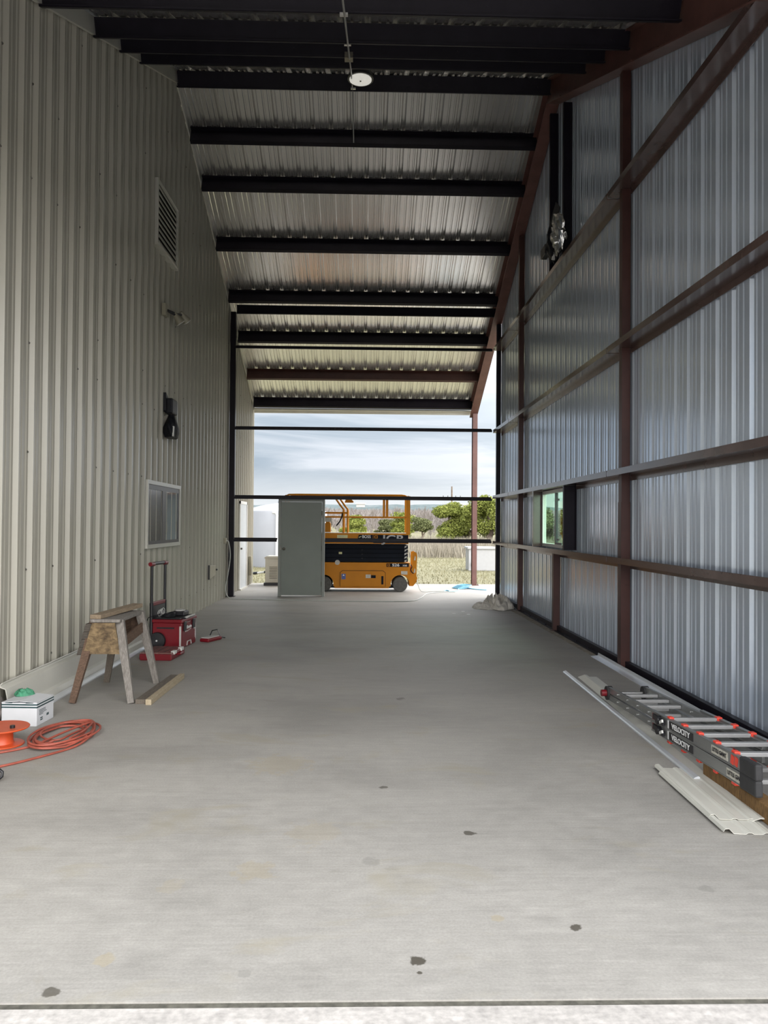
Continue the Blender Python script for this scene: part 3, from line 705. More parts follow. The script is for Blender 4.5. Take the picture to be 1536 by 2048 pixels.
cb = MB().prism([(-.47,2.135),(-.27,2.135),(-.25,2.155),(-.28,2.19),(-.33,2.235),(-.44,2.235)],'y',YL+.05,YL+.2).build('control_box', OR, LF, bevel=.006)
MB().cyl((-.37,YL+.06,2.23),(-.35,YL+.06,2.30),.012,8).build('joystick', DK, cb)
pb = MB().box(-.98,-.80,YL+.05,YL+.25,1.42,1.64).box(-.92,-.82,YL+.05,YL+.2,1.64,1.70).build('pump_box', OR, LF, bevel=.01)
MB().box(-.98,-.78,YL+.03,YL+.06,1.67,1.77).build('tray', M['sticker_grey'], pb)
MB().tube([(-.52,YL+.0,1.88),(-.53,YL+.0,1.80),(-.58,YL+.0,1.68),(-.66,YL+.02,1.58)],.016,8).build('hose', DK, LF, smooth=50)

# ------------------------------------------------------------------ things behind the slab edge
tk = thing('water_tank', (-3.28,33,-.13), 'big white water tank behind the grey door', 'tank')
MB().lathe([(1.72,0),(1.74,.05),(1.74,2.15),(1.72,2.24),(1.62,2.30),(1.0,2.48),(.4,2.58),(.3,2.58)],(-3.28,33,-.13),48).build('tank_body', M['tank'], tk, smooth=35)
MB().lathe([(.30,2.56),(.30,2.66),(.02,2.67)],(-3.28,33,-.13),24).build('tank_lid', M['tank'], tk, smooth=35)
MB().tube([(-3.42,31.2,-.1),(-3.42,31.2,1.95),(-3.47,31.26,2.03),(-3.6,31.3,2.05)],.045,10).build('overflow_pipe', M['white'], tk, smooth=40)
gn = thing('generator', (-2.2,21.1,0), 'cream generator cabinet with louvres left of the grey door', 'generator')
MB().box(-2.60,-1.80,20.72,21.35,0,.07).build('base', M['black'], gn)
cab = MB().box(-2.57,-1.82,20.76,21.32,.07,.70).build('cabinet', M['gen'], gn, bevel=.01)
MB().prism([(-2.59,.70),(-1.80,.70),(-1.80,.73),(-1.86,.765),(-2.53,.765),(-2.59,.73)],'y',20.74,21.34).build('lid', M['gen'], gn)
for k in range(8): MB().prism([(20.76,.21+k*.042),(20.735,.20+k*.042),(20.735,.195+k*.042),(20.76,.225+k*.042)],'x',-2.46,-2.26).build('louvre', M['gen'], cab)
mb = MB()
for k in range(8): mb.box(-2.46,-2.26,20.756,20.7595,.185+k*.042,.20+k*.042)
mb.build('louvre_gap', M['rubber'], cab)
dp = thing('drain_pipe', (-2.95,22.6,.2), 'short pipe with black ends sticking out at the far corner of the beige wall', 'pipe')
MB().tube([(-3.25,22.6,.22),(-3.08,22.6,.20),(-2.70,22.3,.26)],.03,10).build('pipe', M['grip'], dp, smooth=40)
MB().cyl((-3.12,22.6,.20),(-3.0,22.54,.215),.04,12).cyl((-2.78,22.36,.25),(-2.62,22.24,.275),.036,12).build('coupling', M['black'], dp, smooth=40)
MB().cyl((-3.2,22.6,-.12),(-3.2,22.6,.22),.03,10).build('support', M['black'], dp)
wb = thing('white_chest', (4.5,30.4,-.13), 'white storage chest on the grass right of the red overhang column', 'chest')
MB().box(3.98,5.02,30.0,30.9,-.13,.69).build('chest_body', M['chest'], wb, bevel=.02)
MB().box(3.93,5.07,29.95,30.95,.69,.78).build('chest_lid', M['chest'], wb, bevel=.02)
MB().tube([(4.10,29.98,.14),(4.10,29.86,.14),(4.20,29.85,.12)],.03,8).cyl((4.10,29.9,.14),(4.10,29.9,.22),.02,8).build('tap', M['black'], wb)
# power pole
pp = thing('power_pole', (13.3,120,.1), 'tall wooden power pole with crossarm rising above the bare woods', 'power pole')
MB().cyl((13.3,120,-.2),(13.3,120,7.4),.17,10,.11).build('pole', M['bark'], pp)
MB().beam((11.9,120,5.75),(14.7,120,5.75),.12,.12).build('crossarm', M['bark'], pp)
for x in (12.0,12.7,13.9,14.6): MB().cyl((x,120,5.8),(x,120,6.0),.05,6).build('insulator', M['rubber'], pp)
MB().cyl((13.55,119.9,2.0),(13.55,119.9,2.7),.22,10).build('transformer', M['rubber'], pp)
for (x, y, w, l) in ((-1.5,332,.9,'small white house far off on the wooded hill, left of the power pole'),(44,345,.9,'tiny white house far off on the hill beside the red column')):
    h = thing('hill_house', (x,y,hz(x,y)), l, 'house', 'houses on the hill')
    z = 1.63+.0245*y
    MB().box(x-w*2,x+w*2,y,y+5,z-1.2,z+.1).build('walls', M['house'], h)
    MB().prism([(y-.5,z+.1),(y+5.5,z+.1),(y+2.5,z+.6)],'x',x-w*2-.3,x+w*2+.3).build('roof', M['sticker_grey'], h)

# ------------------------------------------------------------------ vegetation
def cards(n, centers, radii, size, flat=.0):
    """n small leaf triangles scattered in ellipsoids (centres, radii)"""
    k = NP.integers(0,len(centers),n); c = np.array(centers)[k]; r = np.array(radii)[k]
    d = NP.normal(size=(n,3)); d /= np.linalg.norm(d,axis=1)[:,None]; d *= (NP.random(n)**.45)[:,None]
    p = c+d*r; out = np.zeros((n,3,3))
    a = NP.normal(size=(n,3)); a /= np.linalg.norm(a,axis=1)[:,None]; b = np.cross(a, NP.normal(size=(n,3))); b /= np.linalg.norm(b,axis=1)[:,None]
    s = size*NP.uniform(.6,1.4,n)[:,None]
    out[:,0] = p+a*s; out[:,1] = p-a*s*.5+b*s*.7; out[:,2] = p-a*s*.5-b*s*.7
    return out
def trimesh(name, tris, mat, parent=None, loc=(0,0,0)):
    org = np.array(WL[parent.name]) if parent is not None else np.array(loc)
    v = (tris.reshape(-1,3)-org); n = len(v)//3
    me = bpy.data.meshes.new(name); me.vertices.add(len(v)); me.vertices.foreach_set('co', v.ravel())
    me.loops.add(3*n); me.loops.foreach_set('vertex_index', np.arange(3*n,dtype=np.int32))
    me.polygons.add(n); me.polygons.foreach_set('loop_start', np.arange(0,3*n,3,dtype=np.int32)); me.polygons.foreach_set('loop_total', np.full(n,3,dtype=np.int32))
    me.update(); me.materials.append(mat)
    o = bpy.data.objects.new(name, me); C.objects.link(o)
    if parent is not None: o.parent = parent
    else: o.location = tuple(org)
    WL[o.name] = Vector(tuple(org)); return o
def tree(name, x, y, h, w, label, leaf, n=11000, base=.12, size=.082, group='junipers in the field'):
    z0 = gz(x,y); e = thing(name, (x,y,z0), label, 'tree', group)
    cs, rs = [], []
    for k in range(26):
        t = R.random(); rr = w*.5*(1-abs(t-.38)*.9)
        an = R.random()*2*PI; q = R.random()**.6*rr*.8
        cs.append((x+math.cos(an)*q, y+math.sin(an)*q, z0+h*(base+.08)+t*h*(.86-base)))
        s = R.uniform(.2,.36)*min(w,h*1.2)*.62; rs.append((s,s,s*.62))
    trimesh('crown', cards(n, cs, rs, size), leaf, e)
    MB().tube([(x,y,z0),(x+.08*w,y,z0+h*.3),(x,y,z0+h*.7)],[.05*h,.04*h,.015*h],7).tube([(x,y,z0+.2*h),(x+.25*w,y+.1,z0+.55*h)],[.03*h,.012*h],6).build('trunk', M['bark'], e)
    return e
# px -> X at distance y:  X = y*((px-768)/1584+.0251)
TX = lambda px, y: y*((px-768)/1584+.0251)
tree('juniper_tree', TX(708,74), 74, 2.5, 3.2, 'round green juniper seen through the lift guard rails, left one', M['juniper'], group=None)
tree('juniper_tree', TX(775,78), 78, 2.2, 3.0, 'low green juniper seen under the lift middle rail, right of centre', M['olive'], group=None)
tree('juniper_tree', TX(808,76), 76, 2.75, 3.4, 'green juniper behind the right end post of the lift rails', M['juniper'], group=None)
tree('juniper_tree', TX(842,72), 72, 2.3, 2.3, 'small dark juniper with a bare trunk just right of the lift', M['olive'], base=.45, group=None)
tree('juniper_tree', TX(897,62), 62, 3.4, 3.8, 'wide bright green juniper left half, under the power pole', M['juniper'], 15000, base=.12, group=None)
tree('juniper_tree', TX(932,64), 64, 3.3, 3.6, 'bright green juniper directly left of the red overhang column', M['juniper'], 15000, base=.12, group=None)
tree('juniper_tree', TX(975,60), 60, 3.9, 4.6, 'tall bright green juniper between the red column and the black corner column', M['juniper'], 15000, base=.12, group=None)
tree('juniper_tree', 14.3, 60, 3.1, 4.6, 'green juniper visible through the tinted window in the galvanised wall', M['olive'], 12000, base=.08, group=None)
# leafless woods as a mass of twigs, nearer bare trees as individuals
def twigs(n, x0, x1, y0, y1, h0, h1, wdt):
    x = NP.uniform(x0,x1,n); y = NP.uniform(y0,y1,n); h = NP.uniform(h0,h1,n)
    z = np.array([gz(a,b) for a, b in zip(x,y)]); h = np.minimum(h, 1.5+.0215*y-z)*NP.uniform(.75,1.0,n)
    t = NP.random(n)**.8; zb = z+h*t*.75; ln = h*NP.uniform(.12,.35,n)
    out = np.zeros((n,3,3)); dx = NP.normal(0,.35,n)*ln; dy = NP.normal(0,.3,n)*ln; w = wdt*NP.uniform(.5,1.5,n)
    out[:,0] = np.stack([x-w,y,zb],1); out[:,1] = np.stack([x+w,y,zb],1); out[:,2] = np.stack([x+dx,y+dy,zb+ln],1)
    return out
tag(trimesh('leafless_woods', twigs(60000,-60,90,120,310,5.0,9.5,.13), M['woods'], loc=(10,200,0)), 'grey brown mass of leafless woods in front of the hills', 'woods', None, 'stuff')
def bare_tree(x, y, h, label):
    z0 = gz(x,y); e = thing('bare_tree', (x,y,z0), label, 'tree')
    mb = MB(); mb.tube([(x,y,z0),(x+.05,y,z0+h*.45),(x,y,z0+h*.8)],[.05,.035,.01],6)
    tris = []
    for k in range(420):
        t = R.uniform(.2,1); a = R.random()*2*PI; q = R.random()*h*.42*(1.15-t*.7)
        p = np.array((x+math.cos(a)*q*.5,y+math.sin(a)*q*.5,z0+h*t*.85)); d = np.array((math.cos(a)*q*.6,math.sin(a)*q*.6,h*.16*R.uniform(.3,1.2)))
        tris.append([p-(.012,0,0),p+(.012,0,0),p+d])
    mb.build('trunk', M['twig'], e); trimesh('twigs', np.array(tris), M['twig'], e)
for px, y, h, l in ((690,90,3.6,'bare grey tree behind the left juniper in the lift rails'),(745,95,3.8,'bare grey tree standing between two junipers seen through the lift rails'),
                    (795,100,4.2,'bare brownish tree seen between the two middle posts and right end of the lift'),(862,80,3.0,'bare pale shrub like tree between the small juniper and the wide bright ones'),
                    (850,104,4.2,'bare grey tree behind the small dark juniper right of the lift'),(893,98,4.6,'bare grey tree at the foot of the power pole')):
    bare_tree(TX(px,y), y, h, l)
# tall dry grass belt and short grass
def blades(n, x0, x1, y0, y1, h0, h1, w):
    x = NP.uniform(x0,x1,n); y = NP.uniform(y0,y1,n); z = np.full(n,-.13); h = NP.uniform(h0,h1,n)
    out = np.zeros((n,3,3)); a = NP.uniform(0,PI,n); c, s = np.cos(a)*w, np.sin(a)*w
    out[:,0] = np.stack([x-c,y-s,z],1); out[:,1] = np.stack([x+c,y+s,z],1)
    out[:,2] = np.stack([x+NP.normal(0,.16,n)*h,y+NP.normal(0,.16,n)*h,z+h],1); return out
tag(trimesh('tall_dry_grass', blades(42000,-14,34,41,66,.45,1.0,.028), M['tallgrass'], loc=(8,50,-.13)), 'belt of tall pale dry grass beyond the mown lawn', 'grass', None, 'stuff')
tag(trimesh('short_lawn_grass', blades(30000,-8,16,21.8,41,.03,.10,.010), leafmat('lawn_blades',(.16,.148,.078),(.27,.25,.16),1.1), loc=(4,30,-.13)), 'short yellow green mown grass behind the slab edge', 'grass', None, 'stuff')

# ------------------------------------------------------------------ sawhorse
SH = thing('sawhorse', (-2.34,7.65,0), 'weathered grey wooden sawhorse by the beige wall', 'sawhorse')
def leg(top, foot, mat):
    top, foot = Vector(top), Vector(foot)
    MB().beam(foot, top, .040, .055, (1,0,0), .050, .082).build('leg', mat, SH)
leg((-2.235,7.34,.725),(-2.075,7.19,.004),M['wood_grey'])
leg((-2.225,7.97,.735),(-2.085,8.10,.004),M['wood_grey'])
leg((-2.455,7.34,.715),(-2.60,7.19,.004),M['wood_brown'])
leg((-2.445,7.97,.72),(-2.60,8.14,.004),M['wood_dark'])
MB().box(-2.475,-2.205,7.26,8.02,.715,.745).build('top_board', M['wood_grey'], SH, bevel=.004)
MB().box(-2.36,-2.32,7.28,8.0,.53,.715).build('beam', M['wood_brown'], SH)
MB().prism([(-2.46,.712),(-2.255,.712),(-2.205,.43),(-2.535,.43)],'y',7.262,7.282).build('end_gusset', M['osb'], SH)
MB().prism([(-2.46,.712),(-2.255,.712),(-2.225,.50),(-2.49,.50)],'y',8.03,8.05).build('end_gusset', M['wood_brown'], SH)
sp = MB()
for k in range(4):
    a0, a1 = .70-k*.072, .70-(k+1)*.072
    sp.prism([(-2.525-.020*k,a0),(-2.42-.022*k,a0),(-2.42-.022*k,a1+.004),(-2.541-.020*k,a1+.004)],'y',7.285,7.98)
sp.build('side_boards', M['wood_black'], SH)
MB().beam((-2.225,7.30,.50),(-2.205,7.98,.58),.10,.018,(1,0,0)).build('side_rail', M['wood_brown'], SH)
Mx = Matrix.Translation((-2.44,7.3,.746)) @ Matrix.Rotation(math.radians(-9),4,'Z') @ Matrix.Rotation(math.radians(1.2),4,'X')
tag(MB().box(-.045,.06,-.02,.86,.0,.038).xf(Mx).build('scrap_board', M['wood_tan'], bevel=.003), 'tan scrap board lying on top of the sawhorse', 'board')
# lumber on the floor
Mx = Matrix.Translation((-1.985,7.17,0)) @ Matrix.Rotation(math.radians(-1.5),4,'Z')
tag(MB().box(-.05,.046,0,1.17,0,.042).xf(Mx).build('floor_plank', M['wood_dark'], bevel=.003), 'dark plank on the floor between the sawhorse and the paler stick', 'plank')
Mx = Matrix.Translation((-1.912,7.13,0)) @ Matrix.Rotation(math.radians(-.8),4,'Z')
tag(MB().box(-.022,.03,0,1.23,0,.05).xf(Mx).build('lumber_stick', M['wood_pale'], bevel=.003), 'pale lumber stick on the floor beside the dark plank', 'plank')

# ------------------------------------------------------------------ rolling toolbox
TB = thing('rolling_toolbox', (-2.5,10.6,0), 'red rolling toolbox with raised pull handle by the beige wall', 'toolbox')
TM = Matrix.Translation((-2.335,10.28,0)) @ Matrix.Rotation(math.radians(-6.5),4,'Z')       # local: +x right, box spans x -.38..0, y 0..0.56
def tb(name, mb, mat, par=TB, **k): return mb.xf(TM).build(name, mat, par, **k)
body = tb('body', MB().prism([(-.385,.03),(-.01,.0),(0,.02),(0,.33),(-.39,.33),(-.39,.06)],'y',0,.56), M['red'], bevel=.012)
tb('side_recess', MB().box(-.33,-.10,-.006,.001,.255,.275), M['black'], body)
tb('corner_strip', MB().box(-.03,-.006,-.006,.0,.03,.29).box(-.012,.004,.545,.556,.06,.28), M['grip'], body)
lid = tb('lid', MB().box(-.395,.012,-.012,.572,.33,.375), M['red'], TB, bevel=.012)
tb('lid_tray', MB().box(-.37,-.03,.02,.54,.375,.39).box(-.10,.016,.10,.46,.372,.393), M['black'], lid, bevel=.005)
tb('lid_grip', MB().tube([(.0,.12,.385),(.03,.16,.40),(.03,.40,.40),(.0,.44,.385)],.014,8), M['grip'], lid)
for y in (.10,.44):
    lt = tb('latch', MB().box(.0,.022,y-.035,y+.035,.22,.345), M['black'], TB, bevel=.005)
    tb('latch_pull', MB().box(.02,.028,y-.03,y+.03,.21,.225), M['grip'], lt)
tb('front_cleat', MB().tube([(.006,.19,.0+.02),(.006,.21,.07),(.006,.34,.07),(.006,.36,.02)],.008,6), M['grip'], body)
text('brand_lettering','Milwaukee',.062,TM @ frame((.0015,.275,.255),(0,1,0),(0,0,1)),M['white_text'],TB,.8,.25)
tb('brand_bolt', MB().beam((.002,.20,.205),(.002,.36,.225),.004,.012,(1,0,0)), M['white_text'])
text('side_lettering','PACKOUT',.03,TM @ frame((.0015,.53,.14),(0,0,1),(0,-1,0)),M['white_text'],TB,.8)
for y0, y1 in ((-.055,-.006),(.566,.615)):
    wv = tb('wheel', MB().lathe([(.06,0),(.10,.004),(.107,.015),(.107,.040),(.10,.049),(.06,.049)],(-.31,y0,.107),30,'y'), M['black'], smooth=40)
    tb('axle_cap', MB().cyl((-.31,y0-.006,.107),(-.31,y0+.002,.107),.012,10), M['steel'], wv)
for yy in (.03,.50): tb('handle_post', MB().cyl((-.415,yy,.03),(-.415,yy,.58),.024,12).cyl((-.415,yy,.58),(-.415,yy,1.06),.018,12), M['black'], smooth=40)
hd = tb('handle', MB().cyl((-.415,.09,1.088),(-.415,.44,1.088),.023,12), M['black'], smooth=40)
for ya_, yb_ in ((-.03,.085),(.445,.555)): tb('handle_grip', MB().cyl((-.415,ya_,1.085),(-.415,yb_,1.08),.028,12), M['red'], hd, smooth=40)
tb('cross_brace', MB().box(-.43,-.40,.02,.52,.54,.59), M['red'], hd, bevel=.008)
tb('tool_plate', MB().box(-.43,-.40,.03,.50,.36,.54), M['black'], hd)
# coil of cable and charger on the lid
cc = thing('cable_coil', TM @ Vector((-.2,.2,.39)), 'black cable coil heaped on the red toolbox lid', 'cable')
mb = MB()
for k in range(4):
    rx, ry = .085-.008*k, .11-.006*k
    mb.tube([TM @ Vector((-.25+.01*k+rx*math.cos(t*PI/12),.19+ry*math.sin(t*PI/12),.398+.013*k+.006*math.sin(t*.8+k))) for t in range(24)],.008,6,True)
mb.tube([TM @ Vector(p) for p in ((-.33,.14,.43),(-.43,-.03,.40),(-.48,-.06,.28),(-.46,-.03,.12),(-.42,-.04,.06))],.007,6)
mb.build('cable', M['black'], cc, smooth=50)
mb = MB()
for k in range(3): mb.tube([TM @ Vector((-.355+.012*k,.16+.06*math.cos(t*PI/8)+.03*k,.44+.04*math.sin(t*PI/8)+.01*k)) for t in range(16)],.004,5,True)
mb.build('wire_tangle', M['white'], cc)
chg = thing('battery_charger', TM @ Vector((-.13,.36,.39)), 'black charger with a pale band standing on the red toolbox lid', 'charger')
tb('charger_body', MB().box(-.22,-.06,.27,.45,.393,.455), M['black'], chg, bevel=.012)
tb('charger_top', MB().lathe([(.07,.0),(.07,.015),(.05,.02)],(-.15,.35,.455),20), M['grip'], chg)
og = thing('parts_organizer', (-2.43,9.7,0), 'flat red parts organizer with clear lid in front of the toolbox', 'organizer')
OMx = Matrix.Translation((-2.25,9.40,0)) @ Matrix.Rotation(math.radians(-4),4,'Z')
def ob(name, mb, mat, par=og, **k): return mb.xf(OMx).build(name, mat, par, **k)
ob('tray', MB().prism([(-.375,.0),(-.01,.0),(.0,.012),(.0,.075),(-.385,.075),(-.385,.012)],'y',0,.52), M['red'], bevel=.012)
ob('lid', MB().box(-.38,-.005,.005,.515,.075,.092), M['red_clear'], bevel=.006)
mb = MB()
for x in (-.29,-.20,-.11): mb.box(x-.003,x+.003,.02,.50,.092,.094)
for y in (.15,.28,.40): mb.box(-.36,-.03,y-.003,y+.003,.092,.094)
ob('dividers', mb, M['rubber'])
for y in (.08,.36): ob('latch', MB().box(-.035,.008,y,y+.10,.06,.10), M['white'], bevel=.004)
ob('handle', MB().tube([(.0,.18,.05),(.035,.21,.05),(.035,.33,.05),(.0,.36,.05)],.011,8), M['red'])
sc_ = thing('tool_case', (-2.09,11.05,0), 'small flat red tool case on the floor past the toolbox', 'case')
Mx = Matrix.Translation((-2.10,11.02,0)) @ Matrix.Rotation(math.radians(-22),4,'Z')
MB().box(-.075,.075,-.17,.17,.0,.05).xf(Mx).build('case_body', M['red'], sc_, bevel=.018)
MB().box(-.06,.06,-.15,.12,.05,.062).xf(Mx).build('case_top', M['grip'], sc_, bevel=.004)
MB().tube([Mx @ Vector(p) for p in ((-.05,.05,.06),(-.06,.12,.12),(-.02,.19,.13),(.03,.2,.03),(.05,.28,.008))],.008,6).build('cord', M['black'], sc_)

# ------------------------------------------------------------------ metal flashings by the left wall
prof = [(-2.965,.29),(-2.985,.275),(-2.975,.262),(-2.935,.245),(-2.905,.085),(-2.875,.07),(-2.855,.018),(-2.845,.016),(-2.845,.010),(-2.861,.010),(-2.882,.064),(-2.911,.078),(-2.943,.24),(-2.985,.255),(-2.995,.275),(-2.968,.297)]
tag(MB().prism(prof,'y',6.62,10.9).build('wall_flashing', M['beige2']), 'long beige bent metal flashing leaning against the foot of the beige wall', 'flashing')
tag(MB().prism([(-2.825,0),(-2.775,0),(-2.775,.012),(-2.80,.03),(-2.825,.034)],'y',6.85,10.6).build('floor_flashing', M['galv']), 'shiny narrow metal strip on the floor along the leaning flashing', 'flashing')

# ------------------------------------------------------------------ carton, cloth, sack
CT = thing('carton', (-2.72,6.53,0), 'white carton with dark green stripes by the beige wall', 'carton')
CM = Matrix.Translation((-2.585,6.38,0)) @ Matrix.Rotation(math.radians(-3),4,'Z')
def cb_(name, mb, mat, par=CT, **k): return mb.xf(CM).build(name, mat, par, **k)
bd = cb_('box_body', MB().box(-.285,0,0,.30,0,.185), M['box'], bevel=.004)
cb_('stripe', MB().box(-.2865,.0015,-.0015,.3015,.145,.155).box(-.2865,.0015,-.0015,.3015,.166,.176), M['box_green'], bd)
cb_('flap', MB().prism([(-.285,.185),(-.145,.197),(-.145,.201),(-.287,.189)],'y',0,.30).prism([(0,.185),(-.14,.197),(-.14,.201),(.002,.189)],'y',0,.30), M['box'])
cb_('hand_hole', MB().box(-.255,-.20,-.002,.01,.183,.187).box(-.09,-.03,-.002,.01,.183,.187), M['box_green'], bd)
mb = MB()
for k in range(4): mb.box(.0005,.0018,.04,.04+.13*R.uniform(.5,1),.118-.012*k,.122-.012*k)
for y, z in ((.06,.05),(.06,.035),(.17,.05),(.17,.06)): mb.box(.0005,.0018,y,y+.04,z,z+.008)
cb_('print_marks', mb, M['box_green'], bd)
def crumple(c, rx, ry, h, seed, n=26, rough=1.0):
    vs = []; fs = []
    for j in range(n):
        for i in range(n):
            u, v = i/(n-1)*2-1, j/(n-1)*2-1
            k = math.sqrt(max(0,1-v*v*.5)), math.sqrt(max(0,1-u*u*.5)); du, dv = u*k[0], v*k[1]; rr = min(1,math.hypot(du,dv))
            a = Vector((du*1.5+seed,dv*1.5,seed)); wv = Vector((mnoise.noise(a*1.2),mnoise.noise(a*1.2+Vector((5,5,0))),0))*.9
            b = a+wv
            f = (1-abs(mnoise.noise(b*1.3))*2.2)*.5+(1-abs(mnoise.noise(Vector((b.x*3.6-b.y*1.5,b.y*1.3,seed))))*2.4)*.42+.08*mnoise.noise(b*6)
            z = h*(max(0,1-rr**3)**.7)*(.35+.65*max(-.4,f)*rough)
            out = 1+.22*mnoise.noise(Vector((math.atan2(dv,du)*1.3,seed,2)))
            vs.append((c[0]+du*rx*out,c[1]+dv*ry*out,c[2]+.004+max(0,z)))
    fs = [(j*n+i,j*n+i+1,(j+1)*n+i+1,(j+1)*n+i) for j in range(n-1) for i in range(n-1)]
    return vs, fs
mb = MB(); mb.add(*crumple((-2.79,6.63,.192),.085,.06,.055,2.2,30,1.4)); 
tag(mb.build('green_rag', M['green'], smooth=70), 'crumpled green rag lying on the back of the white carton', 'rag')
mb = MB(); mb.add(*blob((-2.965,6.42,.115),.10,.13,.115,8.3,.12))
tag(mb.build('grey_sack', M['sack'], smooth=60), 'brown grey sack at the frame edge left of the white carton', 'sack')
# ------------------------------------------------------------------ cord reel, orange cord
RL = thing('cord_reel', (-2.625,5.86,0), 'bright orange plastic cord reel at the frame edge', 'reel')
c = (-2.625,5.86,0)
MB().lathe([(.03,.0),(.15,.0),(.155,.006),(.15,.012),(.085,.016),(.078,.03),(.078,.10),(.085,.112),(.185,.122),(.19,.128),(.185,.134),(.09,.13),(.03,.13)],c,40).build('spool', M['reel'], RL, smooth=35)
MB().cyl((-2.535,5.83,.125),(-2.535,5.83,.150),.018,12).build('crank_knob', M['black'], RL)
OC = MB(); pts = []
turns = 6
for k in range(turns*28):
    t = k/28*2*PI; tt = k/(turns*28)
    w = .86+.17*math.sin(tt*9)+.07*math.sin(tt*23)
    rx, ry = .205*w, .36*w
    cx, cy = -2.26+.03*math.sin(tt*7), 6.08+.05*math.sin(tt*5.3)
    x = cx+rx*math.cos(t)+.025*math.sin(t*2+tt*11)*math.sin(tt*4); y = cy+ry*math.sin(t)
    z = .010+.042*abs(math.sin(tt*PI*3.3+math.sin(t)*.9))*(.5+.5*tt)
    pts.append((x,y,z))
tail1 = [(-2.72,5.54,.009),(-2.60,5.60,.009),(-2.48,5.68,.009),(-2.36,5.80,.012),(-2.25,5.86,.03)]
tail2 = [(-2.62,5.16,.009),(-2.40,5.31,.009),(-2.22,5.53,.009),(-2.08,5.76,.010),(-2.04,5.95,.02),(-2.07,6.2,.03)]
def smoothline(p, n=8):
    p = [Vector(q) for q in p]; out = []
    for i in range(len(p)-1):
        a, b, c_, d = p[max(i-1,0)], p[i], p[i+1], p[min(i+2,len(p)-1)]
        for k in range(n):
            t = k/n; out.append(.5*((2*b)+(c_-a)*t+(2*a-5*b+4*c_-d)*t*t+(3*b-a-3*c_+d)*t**3))
    return out+[p[-1]]
OC.tube(pts,.0085,7).tube(smoothline(tail1),.0085,7).tube(smoothline(tail2),.0085,7)
OC.tube(smoothline([(-2.29,5.77,.05),(-2.22,6.0,.06),(-2.16,6.2,.06),(-2.12,6.3,.055),(-2.10,6.05,.055),(-2.13,5.85,.05)]),.0085,7)
tag(OC.build('extension_cord', M['cord'], smooth=60), 'loose coil of orange extension cord on the floor', 'cord')
tl = thing('hand_tool', (-2.285,5.03,0), 'black loop handle with white inside poking in at the frame edge', 'tool')
MB().tube([(-2.30,5.03,.02+.0),(-2.265,5.02,.02),(-2.248,5.03,.035),(-2.248,5.035,.06),(-2.27,5.04,.075),(-2.31,5.04,.07)],.010,8,True).build('loop', M['black'], tl, smooth=50)
MB().box(-2.31,-2.268,5.03,5.038,.028,.066).build('inner_plate', M['white'], tl)

# ------------------------------------------------------------------ cords on the far slab
CW = MB()
CW.tube(smoothline([(XL+.09,17.14,1.24),(XL+.13,17.22,1.20),(XL+.16,17.25,.9),(XL+.12,17.2,.5),(XL+.10,17.05,.2),(XL+.2,16.98,.02),(-2.6,16.9,.012),(-1.6,16.75,.012),(-.4,16.6,.012),(.6,16.55,.012),(1.05,16.75,.012),(1.28,17.5,.012),(1.5,18.5,.012),(1.9,18.9,.012),(2.2,19.0,.012)]),.010,7)
tag(CW.build('pale_cord', M['cordw'], smooth=50), 'pale cord from the wall outlet running across the slab in front of the grey door', 'cord')
CW = MB(); CW.tube(smoothline([(1.27,19.1,.35),(1.30,19.0,.2),(1.36,18.98,.05),(1.45,18.99,.012),(1.7,19.1,.012),(2.0,19.12,.012)]),.009,7)
tag(CW.build('charging_cord', M['cordw'], smooth=50), 'pale cord hanging from the rear of the orange lift down to the slab', 'cord')
BH = MB()
BH.tube(smoothline([(1.95,19.15,.012),(2.0,19.3,.02),(2.1,19.2,.012),(2.05,19.05,.02),(2.2,19.25,.012),(2.35,19.6,.012),(2.4,20.1,.012)]),.014,7)
for k in range(5): BH.tube([(2.45+.08*k*.4+.17*math.cos(t*PI/8),20.2+.3*math.sin(t*PI/8),.015+.016*k) for t in range(16)],.014,6,True)
BH.tube(smoothline([(2.6,20.2,.012),(2.75,19.9,.012),(2.9,19.7,.012),(3.05,19.6,.012)]),.014,7)
tag(BH.build('blue_hose', M['blue_hose'], smooth=50), 'light blue hose loosely piled on the far slab', 'hose')
# ------------------------------------------------------------------ drop cloth, scraps
mb = MB(); mb.add(*crumple((2.66,15.75,0),.30,.72,.25,4.4,70,1.25))
mb.add(*crumple((2.36,15.55,0),.22,.45,.11,7.9,40,1.1))
tag(mb.build('drop_cloth', M['cloth'], smooth=75), 'crumpled grey canvas drop cloth at the foot of the dark column', 'cloth')
for (x, y, l) in ((1.65,14.45,'white paper scrap on the slab, left one of three'),(1.86,14.80,'white paper scrap on the slab, farthest one of three'),(1.90,14.33,'white paper scrap on the slab, right nearest one of three')):
    tag(MB().prism([(x-.03,y-.03),(x+.025,y-.04),(x+.04,y+.03),(x-.02,y+.04)],'z',.0,.004).build('paper_scrap', M['white']), l, 'paper scrap', 'paper scraps on the slab')
tag(MB().box(2.55,2.98,2.9,14.9,0,.0015).build('dust_strip', simple('dusty_concrete',(.30,.27,.23),.9,var=.3,scale=6)) if False else MB().prism([(2.80,15.0),(2.93,15.0),(2.93,9.95),(2.86,9.95)],'z',0,.004).build('dirt_strip', simple('dry_dirt',(.27,.24,.20),.95,var=.4,scale=12)), 'strip of dry dirt along the foot of the galvanised wall', 'dirt', None, 'stuff')

